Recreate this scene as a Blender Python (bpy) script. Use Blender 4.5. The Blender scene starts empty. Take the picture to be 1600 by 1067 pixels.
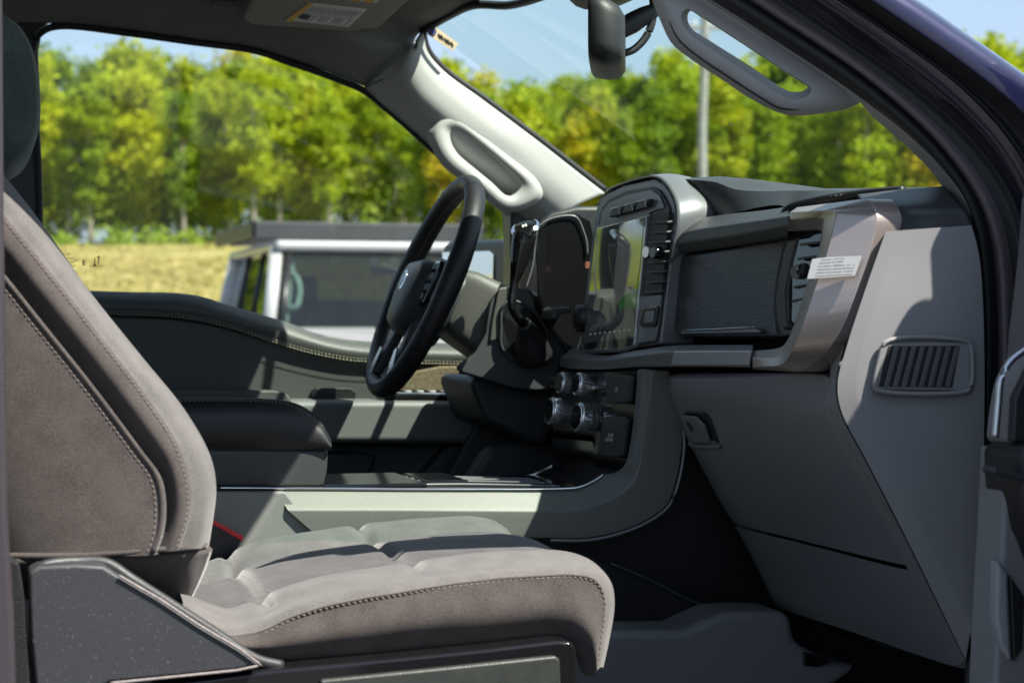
import bpy, bmesh, math, random
from mathutils import Vector, Matrix, noise
random.seed(7)
S = bpy.context.scene
COL = S.collection
# ------------------------------------------------------------------ camera
TH = math.radians(15.3); SN, CS = math.sin(TH), math.cos(TH)
F = 3100.0; D = 2.64; ZC = 1.25; HV = 515.0
cam = bpy.data.cameras.new('camera'); co = bpy.data.objects.new('camera', cam); COL.objects.link(co)
co.location = (0, -D, ZC); co.rotation_euler = (math.radians(90), 0, -TH)
cam.sensor_width = 36; cam.lens = 36*F/1600; cam.shift_y = -(533.5-HV)/1600
cam.clip_start = .05; cam.clip_end = 2000
cam.dof.use_dof = True; cam.dof.focus_distance = 2.45; cam.dof.aperture_fstop = 8
S.camera = co
# ------------------------------------------------------------------ world + sun
SUN = Vector((.54, -.52, 1.0)).normalized()
w = bpy.data.worlds.new('World'); S.world = w; w.use_nodes = True
nt = w.node_tree; bg = nt.nodes['Background']
sky = nt.nodes.new('ShaderNodeTexSky'); sky.sky_type = 'NISHITA'; sky.sun_disc = False
sky.sun_elevation = math.asin(SUN.z); sky.sun_rotation = math.atan2(SUN.x, SUN.y)
sky.air_density = 1.0; sky.dust_density = 1.2; sky.ozone_density = 1.2
# thin high cloud veil over the blue
tc = nt.nodes.new('ShaderNodeTexCoord'); mp = nt.nodes.new('ShaderNodeMapping')
mp.inputs['Scale'].default_value = (1.2, 1.2, 5)
nz = nt.nodes.new('ShaderNodeTexNoise'); nz.inputs['Scale'].default_value = 2.2; nz.inputs['Detail'].default_value = 5
rp = nt.nodes.new('ShaderNodeValToRGB'); rp.color_ramp.elements[0].position = .30; rp.color_ramp.elements[1].position = .75
rp.color_ramp.elements[0].color = (.35,.35,.35,1); rp.color_ramp.elements[1].color = (.8,.8,.8,1)
mx = nt.nodes.new('ShaderNodeMix'); mx.data_type = 'RGBA'
mx.inputs['B'].default_value = (4.9, 6.3, 8.4, 1)
nt.links.new(tc.outputs['Generated'], mp.inputs[0]); nt.links.new(mp.outputs[0], nz.inputs['Vector'])
nt.links.new(nz.outputs['Fac'], rp.inputs[0]); nt.links.new(rp.outputs[0], mx.inputs['Factor'])
nt.links.new(sky.outputs[0], mx.inputs['A']); nt.links.new(mx.outputs['Result'], bg.inputs[0])
bg.inputs[1].default_value = .060
sl = bpy.data.lights.new('sun', 'SUN'); sl.energy = 5.0; sl.angle = math.radians(.5); sl.color = (1, .94, .85)
so = bpy.data.objects.new('sun', sl); COL.objects.link(so)
so.rotation_euler = SUN.to_track_quat('Z', 'Y').to_euler(); so.location = (5, -5, 12)
S.view_settings.view_transform = 'Standard'; S.view_settings.look = 'None'
S.view_settings.exposure = 1.28; S.view_settings.gamma = 1
S.render.engine = 'CYCLES'
S.cycles.max_bounces = 10; S.cycles.transparent_max_bounces = 24

# ------------------------------------------------------------------ helpers
def P(u, v, Y):                       # survey point on a lengthwise vertical plane of the cabin
    t = (u-800)/F; k = Y+D; X = k*(SN+t*CS)/(CS-t*SN); d = X*SN+k*CS
    return Vector((X, Y, ZC-(v-HV)/F*d))
def PX(u, v, X):                      # survey point on a crosswise vertical plane
    t = (u-800)/F; k = X*(CS-t*SN)/(SN+t*CS)
    return P(u, v, k-D)
def BG(u, d, z=0):                    # far ground point
    a = (u-800)/F*d
    return Vector((a*CS+d*SN, -D-a*SN+d*CS, z))
def C(l): return [P(*q) for q in l]
def CX(l): return [PX(*q) for q in l]
def spline(pts, n, closed=False, smooth=True):
    pts = [Vector(p) for p in pts]
    if len(pts) == 2 or not smooth:
        d = pts + ([pts[0]] if closed else [])
    else:
        d = []; m = len(pts); rng = m if closed else m-1
        for i in range(rng):
            p1, p2 = pts[i], pts[(i+1) % m]
            p0 = pts[i-1] if (i or closed) else p1*2-p2
            p3 = pts[(i+2) % m] if (closed or i+2 < m) else p2*2-p1
            a1 = max((p1-p0).length, 1e-6)**.5; a2 = max((p2-p1).length, 1e-6)**.5; a3 = max((p3-p2).length, 1e-6)**.5
            m1 = (p1-p0)/a1-(p2-p0)/(a1+a2)+(p2-p1)/a2; m2 = (p2-p1)/a2-(p3-p1)/(a2+a3)+(p3-p2)/a3
            m1 *= a2; m2 *= a2
            for j in range(10):
                t = j/10
                d.append((2*t**3-3*t*t+1)*p1+(t**3-2*t*t+t)*m1+(-2*t**3+3*t*t)*p2+(t**3-t*t)*m2)
        d.append(pts[0] if closed else pts[-1])
    L = [0]
    for i in range(1, len(d)): L.append(L[-1]+(d[i]-d[i-1]).length)
    out = []; k = 0; N = n if closed else n-1
    for i in range(n):
        s = L[-1]*i/N
        while k < len(L)-2 and L[k+1] < s: k += 1
        q = (s-L[k])/max(L[k+1]-L[k], 1e-9)
        out.append(d[k].lerp(d[k+1], min(max(q, 0), 1)))
    return out
def new(name, verts, faces, mat, parent=None, smooth=True, label=None, loc=None):
    me = bpy.data.meshes.new(name); me.from_pydata([tuple(v) for v in verts], [], faces); me.update()
    bm = bmesh.new(); bm.from_mesh(me); bmesh.ops.recalc_face_normals(bm, faces=bm.faces); bm.to_mesh(me); bm.free()
    if smooth:
        me.shade_smooth()
    o = bpy.data.objects.new(name, me); COL.objects.link(o)
    for m in (mat if isinstance(mat, (list, tuple)) else [mat]): me.materials.append(m)
    if parent: o.parent = parent
    if label: o['label'] = label
    if loc: o.location = loc
    return o
def tag(o, label, cat, group=None, kind=None):
    if label: o['label'] = label
    if cat: o['category'] = cat
    if group: o['group'] = group
    if kind: o['kind'] = kind
    return o
def bev(o, w, seg=3, ang=35):
    m = o.modifiers.new('bevel', 'BEVEL'); m.width = w; m.segments = seg; m.limit_method = 'ANGLE'; m.angle_limit = math.radians(ang)
    m.harden_normals = False
    w_ = o.modifiers.new('wn', 'WEIGHTED_NORMAL'); w_.keep_sharp = False; w_.weight = 80
    return o
def thick(o, t, off=-1):
    m = o.modifiers.new('solid', 'SOLIDIFY'); m.thickness = t; m.offset = off; return o
def autos(o, ang=35):
    for e in o.data.edges: pass
    bm = bmesh.new(); bm.from_mesh(o.data)
    for e in bm.edges:
        if len(e.link_faces) == 2 and e.calc_face_angle(0) > math.radians(ang): e.smooth = False
    bm.to_mesh(o.data); bm.free(); return o
def loft(name, curves, mat, parent=None, nu=40, nv=6, sm=True, t=0, off=-1, fn=None, closed=False, label=None):
    cs = [spline(c, nu, smooth=True) for c in curves]
    rows = []
    m = (len(cs)-1)*nv+1 if sm or nv > 1 else len(cs)
    for i in range(nu):
        col = [c[i] for c in cs]
        if sm and len(cs) > 2:
            r = []
            for j in range(len(col)-1):
                p1, p2 = col[j], col[j+1]; p0 = col[j-1] if j else p1*2-p2; p3 = col[j+2] if j+2 < len(col) else p2*2-p1
                for q in range(nv):
                    s = q/nv
                    r.append(.5*((2*p1)+(-p0+p2)*s+(2*p0-5*p1+4*p2-p3)*s*s+(-p0+3*p1-3*p2+p3)*s**3))
            r.append(col[-1])
        else:
            r = []
            for j in range(len(col)-1):
                for q in range(nv): r.append(col[j].lerp(col[j+1], q/nv))
            r.append(col[-1])
        rows.append(r)
    V = [fn(p) if fn else p for r in rows for p in r]; m = len(rows[0])
    Fc = [(i*m+j, (i+1)*m+j, (i+1)*m+j+1, i*m+j+1) for i in range(nu-1) for j in range(m-1)]
    o = new(name, V, Fc, mat, parent, label=label)
    if t: thick(o, t, off)
    if not sm: autos(o, 20)
    return o
def plate(name, pts, ext, mat, parent=None, b=0, seg=3, curve=0, label=None):
    pts = [Vector(p) for p in pts]
    if curve: pts = spline(pts, curve, closed=True)
    ext = Vector(ext); n = len(pts)
    V = pts+[p+ext for p in pts]
    Fc = [tuple(range(n)), tuple(range(2*n-1, n-1, -1))]+[(i, (i+1) % n, (i+1) % n+n, i+n) for i in range(n)]
    o = new(name, V, Fc, mat, parent, smooth=True, label=label); autos(o, 30)
    if b: bev(o, b, seg)
    return o
def slab(name, uv, Y0, Y1, mat, parent=None, b=0, seg=3, curve=0, label=None):
    return plate(name, [P(u, v, Y0) for u, v in uv], (0, Y1-Y0, 0), mat, parent, b, seg, curve, label)
def box_data(V, Fc, c, s, M=None):
    b = len(V)
    for x in (-1, 1):
        for y in (-1, 1):
            for z in (-1, 1):
                q = Vector((x*s[0]/2, y*s[1]/2, z*s[2]/2))
                if M is not None: q = M @ q
                V.append(Vector(c)+q)
    for f in ((0,1,3,2),(4,6,7,5),(0,4,5,1),(2,3,7,6),(0,2,6,4),(1,5,7,3)): Fc.append(tuple(b+i for i in f))
def box(name, c, s, mat, parent=None, b=0, rot=None, label=None, seg=3):
    V, Fc = [], []; box_data(V, Fc, c, s, rot)
    o = new(name, V, Fc, mat, parent, label=label); autos(o, 30)
    if b: bev(o, b, seg)
    return o
def frame(t):
    t = t.normalized(); a = Vector((0, 0, 1)) if abs(t.z) < .9 else Vector((1, 0, 0))
    x = a.cross(t).normalized(); return x, t.cross(x).normalized()
def tube_data(V, Fc, pts, rad, n=10, closed=False, cap=True, prof=None, up=None):
    b = len(V); m = len(pts)
    for i, p in enumerate(pts):
        t = (pts[(i+1) % m]-pts[i-1]) if closed else (pts[min(i+1, m-1)]-pts[max(i-1, 0)])
        if up is not None:
            y = Vector(up); x = t.cross(y).normalized(); y = x.cross(t).normalized()
        else: x, y = frame(t)
        r = rad[i] if isinstance(rad, (list, tuple)) else rad
        for k in range(n):
            a = 2*math.pi*k/n
            q = prof(a) if prof else (math.cos(a), math.sin(a))
            V.append(p+x*q[0]*r+y*q[1]*r)
    for i in range(m if closed else m-1):
        for k in range(n):
            Fc.append((b+i*n+k, b+i*n+(k+1) % n, b+((i+1) % m)*n+(k+1) % n, b+((i+1) % m)*n+k))
    if cap and not closed:
        Fc.append(tuple(b+k for k in range(n))); Fc.append(tuple(b+(m-1)*n+k for k in range(n-1, -1, -1)))
def tube(name, pts, rad, mat, parent=None, n=12, res=30, closed=False, sm=True, prof=None, up=None, label=None):
    pts = [Vector(p) for p in pts]
    if isinstance(rad, (list, tuple)):
        rr = rad; m = len(rr); rad = []
        for i in range(res):
            q = i/(res-1)*(m-1); k = min(int(q), m-2); rad.append(rr[k]+(rr[k+1]-rr[k])*(q-k))
    p = spline(pts, res, closed=closed, smooth=sm)
    V, Fc = [], []; tube_data(V, Fc, p, rad, n, closed, True, prof, up)
    return new(name, V, Fc, mat, parent, label=label)
def lathe(name, c, axis, prof, mat, parent=None, n=28, label=None, flute=None):
    axis = Vector(axis).normalized(); x, y = frame(axis); V, Fc = [], []
    for (h, r) in prof:
        for k in range(n):
            a = 2*math.pi*k/n; rr = r*(1+(flute*((k % 2)-.5) if flute else 0))
            V.append(Vector(c)+axis*h+(x*math.cos(a)+y*math.sin(a))*rr)
    m = len(prof)
    for i in range(m-1):
        for k in range(n): Fc.append((i*n+k, i*n+(k+1) % n, (i+1)*n+(k+1) % n, (i+1)*n+k))
    Fc.append(tuple(range(n))); Fc.append(tuple((m-1)*n+k for k in range(n-1, -1, -1)))
    o = new(name, V, Fc, mat, parent, label=label); autos(o, 40); return o
def stitch(name, pts, mat, parent, step=.0062, L=.0042, r=.0008, off=(0, 0, 0), res=600):
    p = spline([Vector(q)+Vector(off) for q in pts], res); V, Fc = [], []; acc = 0
    for i in range(1, res):
        acc += (p[i]-p[i-1]).length
        if acc >= step:
            acc = 0; t = (p[i]-p[i-1]).normalized()
            tube_data(V, Fc, [p[i]-t*L/2, p[i]-t*L*.3+Vector((0,0,r*.2)), p[i]+t*L*.3+Vector((0,0,r*.2)), p[i]+t*L/2], [r*.4, r, r, r*.4], 6)
    return new(name, V, Fc, mat, parent)
def onto(plane_pts):                    # a plane through three points -> ray cast function
    a, b, c = [Vector(p) for p in plane_pts]; n = (b-a).cross(c-a).normalized(); o = Vector((0, -D, ZC))
    def f(u, v):
        r = (P(u, v, 0)-o); return o+r*((a-o).dot(n)/r.dot(n))
    f.n = n if n.x < 0 else -n
    return f
def empty(name, loc=(0,0,0), rz=0, parent=None):
    o = bpy.data.objects.new(name, None); COL.objects.link(o); o.location = loc; o.rotation_euler = (0, 0, rz); o.empty_display_size = .2
    if parent: o.parent = parent
    return o
def textmesh(name, body, origin, right, upv, size, mat, parent, squash=1, label=None, bold=0.0):
    cu = bpy.data.curves.new('t', 'FONT'); cu.body = body; cu.size = 1; cu.align_x = 'CENTER'; cu.align_y = 'CENTER'; cu.offset = bold
    to = bpy.data.objects.new('t', cu); COL.objects.link(to)
    bpy.context.view_layer.update()
    me = bpy.data.meshes.new_from_object(to.evaluated_get(bpy.context.evaluated_depsgraph_get()))
    bpy.data.objects.remove(to)
    right = Vector(right).normalized()*size*squash; upv = Vector(upv).normalized()*size
    for v in me.vertices: v.co = Vector(origin)+right*v.co.x+upv*v.co.y
    me.materials.clear(); me.materials.append(mat); me.name = name
    o = bpy.data.objects.new(name, me); COL.objects.link(o); o.parent = parent
    if label: o['label'] = label
    return o
# ------------------------------------------------------------------ materials
def mat(name, col, rough=.5, metal=0, bump=0, scale=400, spec=.5, var=0, vscale=6, var2=None, sheen=0, coat=0, stretch=None, detail=3, bdist=.001, dust=0):
    m = bpy.data.materials.new(name); m.use_nodes = True; n = m.node_tree; b = n.nodes['Principled BSDF']
    b.inputs['Base Color'].default_value = (*col, 1); b.inputs['Roughness'].default_value = rough; b.inputs['Metallic'].default_value = metal
    b.inputs['Specular IOR Level'].default_value = spec; b.inputs['Coat Weight'].default_value = coat; b.inputs['Coat Roughness'].default_value = .05
    if sheen: b.inputs['Sheen Weight'].default_value = sheen; b.inputs['Sheen Roughness'].default_value = .5
    tc = n.nodes.new('ShaderNodeTexCoord'); src = tc.outputs['Object']
    if stretch:
        mp = n.nodes.new('ShaderNodeMapping'); mp.inputs['Scale'].default_value = stretch; n.links.new(src, mp.inputs[0]); src = mp.outputs[0]
    if bump:
        nz = n.nodes.new('ShaderNodeTexNoise'); nz.inputs['Scale'].default_value = scale; nz.inputs['Detail'].default_value = detail
        bp = n.nodes.new('ShaderNodeBump'); bp.inputs['Strength'].default_value = bump; bp.inputs['Distance'].default_value = bdist
        n.links.new(src, nz.inputs['Vector']); n.links.new(nz.outputs['Fac'], bp.inputs['Height']); n.links.new(bp.outputs[0], b.inputs['Normal'])
    if var or var2:
        n2 = n.nodes.new('ShaderNodeTexNoise'); n2.inputs['Scale'].default_value = vscale; n2.inputs['Detail'].default_value = 6; n2.inputs['Roughness'].default_value = .65
        r = n.nodes.new('ShaderNodeValToRGB'); r.color_ramp.elements[0].position = .3; r.color_ramp.elements[1].position = .7
        c2 = var2 if var2 else tuple(min(1, c*(1+var)) for c in col)
        c1 = col if var2 else tuple(c*(1-var) for c in col)
        r.color_ramp.elements[0].color = (*c1, 1); r.color_ramp.elements[1].color = (*c2, 1)
        n.links.new(src, n2.inputs['Vector']); n.links.new(n2.outputs['Fac'], r.inputs[0])
        outc = r.outputs[0]
        if dust:
            n3 = n.nodes.new('ShaderNodeTexNoise'); n3.inputs['Scale'].default_value = 420; n3.inputs['Detail'].default_value = 2
            r3 = n.nodes.new('ShaderNodeValToRGB'); r3.color_ramp.elements[0].position = .66; r3.color_ramp.elements[1].position = .74
            mm = n.nodes.new('ShaderNodeMix'); mm.data_type = 'RGBA'; mm.inputs['B'].default_value = (.35, .33, .31, 1)
            ml = n.nodes.new('ShaderNodeMath'); ml.operation = 'MULTIPLY'; ml.inputs[1].default_value = dust
            n.links.new(tc.outputs['Object'], n3.inputs['Vector']); n.links.new(n3.outputs['Fac'], r3.inputs[0]); n.links.new(r3.outputs[0], ml.inputs[0])
            n.links.new(ml.outputs[0], mm.inputs['Factor']); n.links.new(outc, mm.inputs['A']); outc = mm.outputs['Result']
        n.links.new(outc, b.inputs['Base Color'])
    return m
def fabric(name, c1, c2, scale=900, woven=False):
    m = bpy.data.materials.new(name); m.use_nodes = True; n = m.node_tree; b = n.nodes['Principled BSDF']
    b.inputs['Roughness'].default_value = .95; b.inputs['Specular IOR Level'].default_value = .15
    b.inputs['Sheen Weight'].default_value = .25; b.inputs['Sheen Roughness'].default_value = .45
    tc = n.nodes.new('ShaderNodeTexCoord')
    a = n.nodes.new('ShaderNodeTexNoise'); a.inputs['Scale'].default_value = scale; a.inputs['Detail'].default_value = 2
    a2 = n.nodes.new('ShaderNodeTexNoise'); a2.inputs['Scale'].default_value = 34; a2.inputs['Detail'].default_value = 5
    ad = n.nodes.new('ShaderNodeMath'); ad.operation = 'MULTIPLY_ADD'; ad.inputs[1].default_value = .5
    r = n.nodes.new('ShaderNodeValToRGB'); r.color_ramp.elements[0].position = .55; r.color_ramp.elements[1].position = .95
    r.color_ramp.elements[0].color = (*c1, 1); r.color_ramp.elements[1].color = (*c2, 1)
    n.links.new(tc.outputs['Object'], a.inputs['Vector']); n.links.new(tc.outputs['Object'], a2.inputs['Vector'])
    n.links.new(a2.outputs['Fac'], ad.inputs[0]); n.links.new(a.outputs['Fac'], ad.inputs[2]); n.links.new(ad.outputs[0], r.inputs[0])
    n.links.new(r.outputs[0], b.inputs['Base Color'])
    bp = n.nodes.new('ShaderNodeBump'); bp.inputs['Strength'].default_value = .5; bp.inputs['Distance'].default_value = .0008
    h = a.outputs['Fac']
    if woven:
        ck = n.nodes.new('ShaderNodeTexBrick'); ck.inputs['Scale'].default_value = 1
        mpp = n.nodes.new('ShaderNodeMapping'); mpp.inputs['Scale'].default_value = (120, 120, 120); mpp.inputs['Rotation'].default_value = (0, 0, .6)
        ck.inputs['Color1'].default_value = (1,1,1,1); ck.inputs['Color2'].default_value = (.75,.75,.75,1); ck.inputs['Mortar'].default_value = (.25,.25,.25,1)
        ck.inputs['Mortar Size'].default_value = .12; ck.inputs['Brick Width'].default_value = 1.0; ck.inputs['Row Height'].default_value = .5
        n.links.new(tc.outputs['Object'], mpp.inputs[0]); n.links.new(mpp.outputs[0], ck.inputs['Vector'])
        mm = n.nodes.new('ShaderNodeMix'); mm.data_type = 'RGBA'; mm.blend_type = 'MULTIPLY'; mm.inputs['Factor'].default_value = .75
        n.links.new(r.outputs[0], mm.inputs['A']); n.links.new(ck.outputs['Color'], mm.inputs['B']); n.links.new(mm.outputs['Result'], b.inputs['Base Color'])
        h = ck.outputs['Color']
    n.links.new(h, bp.inputs['Height']); n.links.new(bp.outputs[0], b.inputs['Normal'])
    return m
def glass(name, tint, refl=1.0, ior=1.45, dirt=0):
    m = bpy.data.materials.new(name); m.use_nodes = True; n = m.node_tree; n.nodes.clear()
    out = n.nodes.new('ShaderNodeOutputMaterial'); mx = n.nodes.new('ShaderNodeMixShader')
    tr = n.nodes.new('ShaderNodeBsdfTransparent'); tr.inputs[0].default_value = (*tint, 1)
    gl = n.nodes.new('ShaderNodeBsdfGlossy'); gl.inputs['Roughness'].default_value = .02
    fr = n.nodes.new('ShaderNodeLayerWeight'); fr.inputs[0].default_value = .5
    pw = n.nodes.new('ShaderNodeMath'); pw.operation = 'POWER'; pw.inputs[1].default_value = 5
    ml = n.nodes.new('ShaderNodeMath'); ml.operation = 'MULTIPLY_ADD'; ml.inputs[1].default_value = .9*refl; ml.inputs[2].default_value = .05*refl
    n.links.new(fr.outputs['Facing'], pw.inputs[0]); n.links.new(pw.outputs[0], ml.inputs[0]); n.links.new(ml.outputs[0], mx.inputs[0]); n.links.new(tr.outputs[0], mx.inputs[1]); n.links.new(gl.outputs[0], mx.inputs[2])
    last = mx.outputs[0]
    if dirt:
        df = n.nodes.new('ShaderNodeBsdfDiffuse'); df.inputs[0].default_value = (.7, .72, .7, 1)
        nz = n.nodes.new('ShaderNodeTexNoise'); nz.inputs['Scale'].default_value = 55; tc = n.nodes.new('ShaderNodeTexCoord'); n.links.new(tc.outputs['Object'], nz.inputs['Vector'])
        r = n.nodes.new('ShaderNodeValToRGB'); r.color_ramp.elements[0].position = .74; r.color_ramp.elements[1].position = .78; r.color_ramp.elements[1].color = (.7,.7,.7,1)
        r.color_ramp.elements[0].color = (dirt, dirt, dirt, 1)
        m2 = n.nodes.new('ShaderNodeMixShader'); n.links.new(nz.outputs['Fac'], r.inputs[0]); n.links.new(r.outputs[0], m2.inputs[0])
        n.links.new(last, m2.inputs[1]); n.links.new(df.outputs[0], m2.inputs[2]); last = m2.outputs[0]
    n.links.new(last, out.inputs[0]); return m
M = {}
M['grey'] = mat('grey_plastic', (.19,.19,.195), .55, bump=.15, scale=700, var=.04)
M['lid'] = mat('mid_grey_plastic', (.145,.149,.158), .5, bump=.3, scale=600, var=.06)
M['dark'] = mat('dark_plastic', (.020,.022,.024), .5, bump=.3, scale=600, var=.15)
M['darkgrey'] = mat('charcoal_plastic', (.038,.041,.044), .52, bump=.3, scale=700, var=.1)
M['black'] = mat('black_plastic', (.010,.010,.011), .38, bump=.15, scale=500)
M['gloss'] = mat('gloss_black', (.008,.008,.009), .08)
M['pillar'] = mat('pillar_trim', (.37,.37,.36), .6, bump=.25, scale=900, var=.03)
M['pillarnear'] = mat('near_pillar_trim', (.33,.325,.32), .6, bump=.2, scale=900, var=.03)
M['liner'] = mat('headliner_cloth', (.20,.205,.19), .95, bump=.5, scale=900, spec=.1, var=.1)
M['leather'] = mat('black_leather', (.012,.012,.014), .5, bump=.25, scale=330, bdist=.0006)
M['softpad'] = mat('soft_dash_skin', (.034,.036,.038), .5, bump=.6, scale=420, bdist=.0007)
M['vinyl'] = mat('door_vinyl', (.05,.056,.052), .5, bump=.6, scale=420, bdist=.0007)
M['brushed'] = mat('brushed_black', (.03,.032,.036), .42, bump=.55, scale=60, stretch=(.6, 1.2, 14), bdist=.0012, var=.35, vscale=30)
M['bronze'] = mat('satin_bronze', (.36,.31,.285), .36, metal=.65, bump=.06, scale=900)
M['flake'] = mat('metal_flake_grey', (.125,.13,.12), .5, metal=.35, bump=.25, scale=1300, var=.25, vscale=900)
M['satin'] = mat('satin_grey', (.17,.176,.185), .38, metal=.3, bump=.05, scale=900)
M['chrome'] = mat('chrome', (.75,.76,.78), .12, metal=1)
M['satinchrome'] = mat('satin_chrome', (.55,.56,.58), .3, metal=1)
M['knob'] = mat('clear_silver_knob', (.80,.82,.84), .14, metal=.85, coat=.6)
M['thread'] = mat('pale_thread', (.20,.172,.155), .9)
M['threadblk'] = mat('grey_thread', (.16,.15,.13), .8)
M['threaddark'] = mat('brown_thread', (.27,.215,.19), .8)
M['ythread'] = mat('cream_thread', (.45,.43,.32), .8)
M['rubber'] = mat('black_rubber', (.012,.012,.013), .6, bump=.3, scale=300)
M['paint'] = mat('dark_blue_paint', (.004,.006,.045), .34, metal=.4, bump=.12, scale=2200, coat=1, var=.8, vscale=1800)
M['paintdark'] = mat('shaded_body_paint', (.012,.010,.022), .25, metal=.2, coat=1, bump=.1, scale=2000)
M['fab'] = fabric('brown_grey_cloth', (.043,.037,.034), (.092,.080,.075))
M['fablight'] = fabric('light_grey_cloth', (.088,.084,.080), (.152,.146,.140))
M['woven'] = fabric('woven_cloth', (.068,.067,.068), (.150,.148,.147), woven=True)
M['fabcool'] = fabric('cool_grey_cloth', (.07,.075,.073), (.13,.136,.132))
M['fabshade'] = fabric('shaded_headrest_cloth', (.042,.060,.050), (.090,.118,.102))  # headrest cloth, its greenish shade put into a darker colour
M['speck'] = mat('speckled_shield', (.026,.028,.032), .55, bump=.3, scale=700, var=.1, dust=.25)
M['carpet'] = mat('black_carpet', (.022,.022,.024), 1, bump=1, scale=500, spec=.1, var=.3, vscale=300)
M['edge'] = mat('lit_edge', (.20,.175,.17), .6, bump=.4, scale=800, var=.35, vscale=200)  # sunlit rim of the seat shield put into a paler colour
M['red'] = mat('red_button', (.6,.02,.03), .4)
M['label'] = mat('paper_label', (.72,.72,.68), .6, var=.05)
M['labelclear'] = mat('clear_foil_label', (.36,.38,.38), .25, spec=.6)
M['yellow'] = mat('yellow_label', (.75,.42,.03), .6)
M['ink'] = mat('black_ink', (.03,.03,.03), .7)
M['greyink'] = mat('grey_ink', (.22,.23,.24), .7)
M['blueink'] = mat('blue_ink', (.05,.07,.2), .7)
M['tan'] = mat('tan_sticker', (.62,.50,.33), .7, var=.1, vscale=60)
M['white'] = mat('white_print', (.8,.8,.8), .6)
M['speaker'] = mat('brown_speaker_mesh', (.12,.095,.055), .8, bump=1, scale=300, var=.5, vscale=180)
M['mirrorglass'] = mat('mirror_glass', (.8,.8,.8), .02, metal=1)
M['wind'] = glass('tinted_windshield', (.82,.91,.845), .5, dirt=.0015)
M['sideglass'] = glass('side_glass', (.90,.955,.93))
M['clear'] = glass('clear_plastic', (.88,.9,.9), 1.3)
def screen_mat():
    m = mat('screen_glass', (.004,.005,.006), .03, spec=1, coat=1); m.node_tree.nodes['Principled BSDF'].inputs['IOR'].default_value = 2.1
    b = m.node_tree.nodes['Principled BSDF']; b.inputs['Emission Color'].default_value = (.42,.5,.56,1); b.inputs['Emission Strength'].default_value = .012
    return m
M['screen'] = screen_mat()
M['uidark'] = mat('screen_dark_card', (.02,.022,.026), .03, coat=1)
def emis(name, c, s):
    m = mat(name, (0,0,0), .05, coat=1); b = m.node_tree.nodes['Principled BSDF']
    b.inputs['Emission Color'].default_value = (*c, 1); b.inputs['Emission Strength'].default_value = s; return m
M['uilight'] = emis('screen_light_card', (.55,.6,.62), .035)
M['uigreen'] = emis('screen_green_map', (.03,.16,.04), .12)
M['uiicon'] = emis('screen_icon', (.6,.65,.7), .10)

# ================================================================== SETTING
def hgt(d): return 0 if d < 22 else (d-22)*.0615 if d < 150 else 128*.0615+(d-150)*.02
def gmat():
    m = bpy.data.materials.new('dry_grass_field'); m.use_nodes = True; n = m.node_tree; b = n.nodes['Principled BSDF']; b.inputs['Roughness'].default_value = 1; b.inputs['Specular IOR Level'].default_value = .1
    tc = n.nodes.new('ShaderNodeTexCoord')
    a = n.nodes.new('ShaderNodeTexNoise'); a.inputs['Scale'].default_value = .22; a.inputs['Detail'].default_value = 8; a.inputs['Roughness'].default_value = .7
    r = n.nodes.new('ShaderNodeValToRGB'); e = r.color_ramp.elements
    e[0].position = .32; e[0].color = (.17,.19,.045,1); e[1].position = .68; e[1].color = (.47,.41,.19,1)
    x = e.new(.5); x.color = (.34,.31,.11,1)
    n.links.new(tc.outputs['Object'], a.inputs['Vector']); n.links.new(a.outputs['Fac'], r.inputs[0]); n.links.new(r.outputs[0], b.inputs['Base Color'])
    a2 = n.nodes.new('ShaderNodeTexNoise'); a2.inputs['Scale'].default_value = 5; a2.inputs['Detail'].default_value = 6
    bp = n.nodes.new('ShaderNodeBump'); bp.inputs['Distance'].default_value = .4; n.links.new(tc.outputs['Object'], a2.inputs['Vector'])
    n.links.new(a2.outputs['Fac'], bp.inputs['Height']); n.links.new(bp.outputs[0], b.inputs['Normal']); return m
V, Fc = [], []; nx, ny = 60, 90
dd = [-60+i*6 if i < 14 else 24+(i-14)*3.4 for i in range(60)]+[190+i*25 for i in range(30)]
for d in dd:
    for i in range(nx):
        a = (i/(nx-1)-.5)*(420+max(0, d)*4)
        q = Vector((a*CS+d*SN, -D-a*SN+d*CS, 0)); q.z = hgt(d)+(noise.noise(q*.06)*.35+noise.noise(q*.35)*.1 if d > 26 else 0)-(.0 if d > 22 else 0)
        V.append(q)
for j in range(len(dd)-1):
    for i in range(nx-1): Fc.append((j*nx+i, j*nx+i+1, (j+1)*nx+i+1, (j+1)*nx+i))
tag(new('ground', V, Fc, gmat()), 'dry yellow grass field rising to the tree line', 'ground', kind='structure')
V, Fc = [], []
asph = mat('asphalt', (.05,.05,.052), .9, bump=.8, scale=60, var=.25, vscale=8, bdist=.01)
q = [Vector((a*CS+d*SN, -D-a*SN+d*CS, .006)) for a, d in ((-40,-30),(40,-30),(40,19),(-40,19))]
tag(new('parking_lot', q, [(0,1,2,3)], asph), 'grey asphalt parking lot under both vehicles', 'parking lot', kind='structure')

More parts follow.
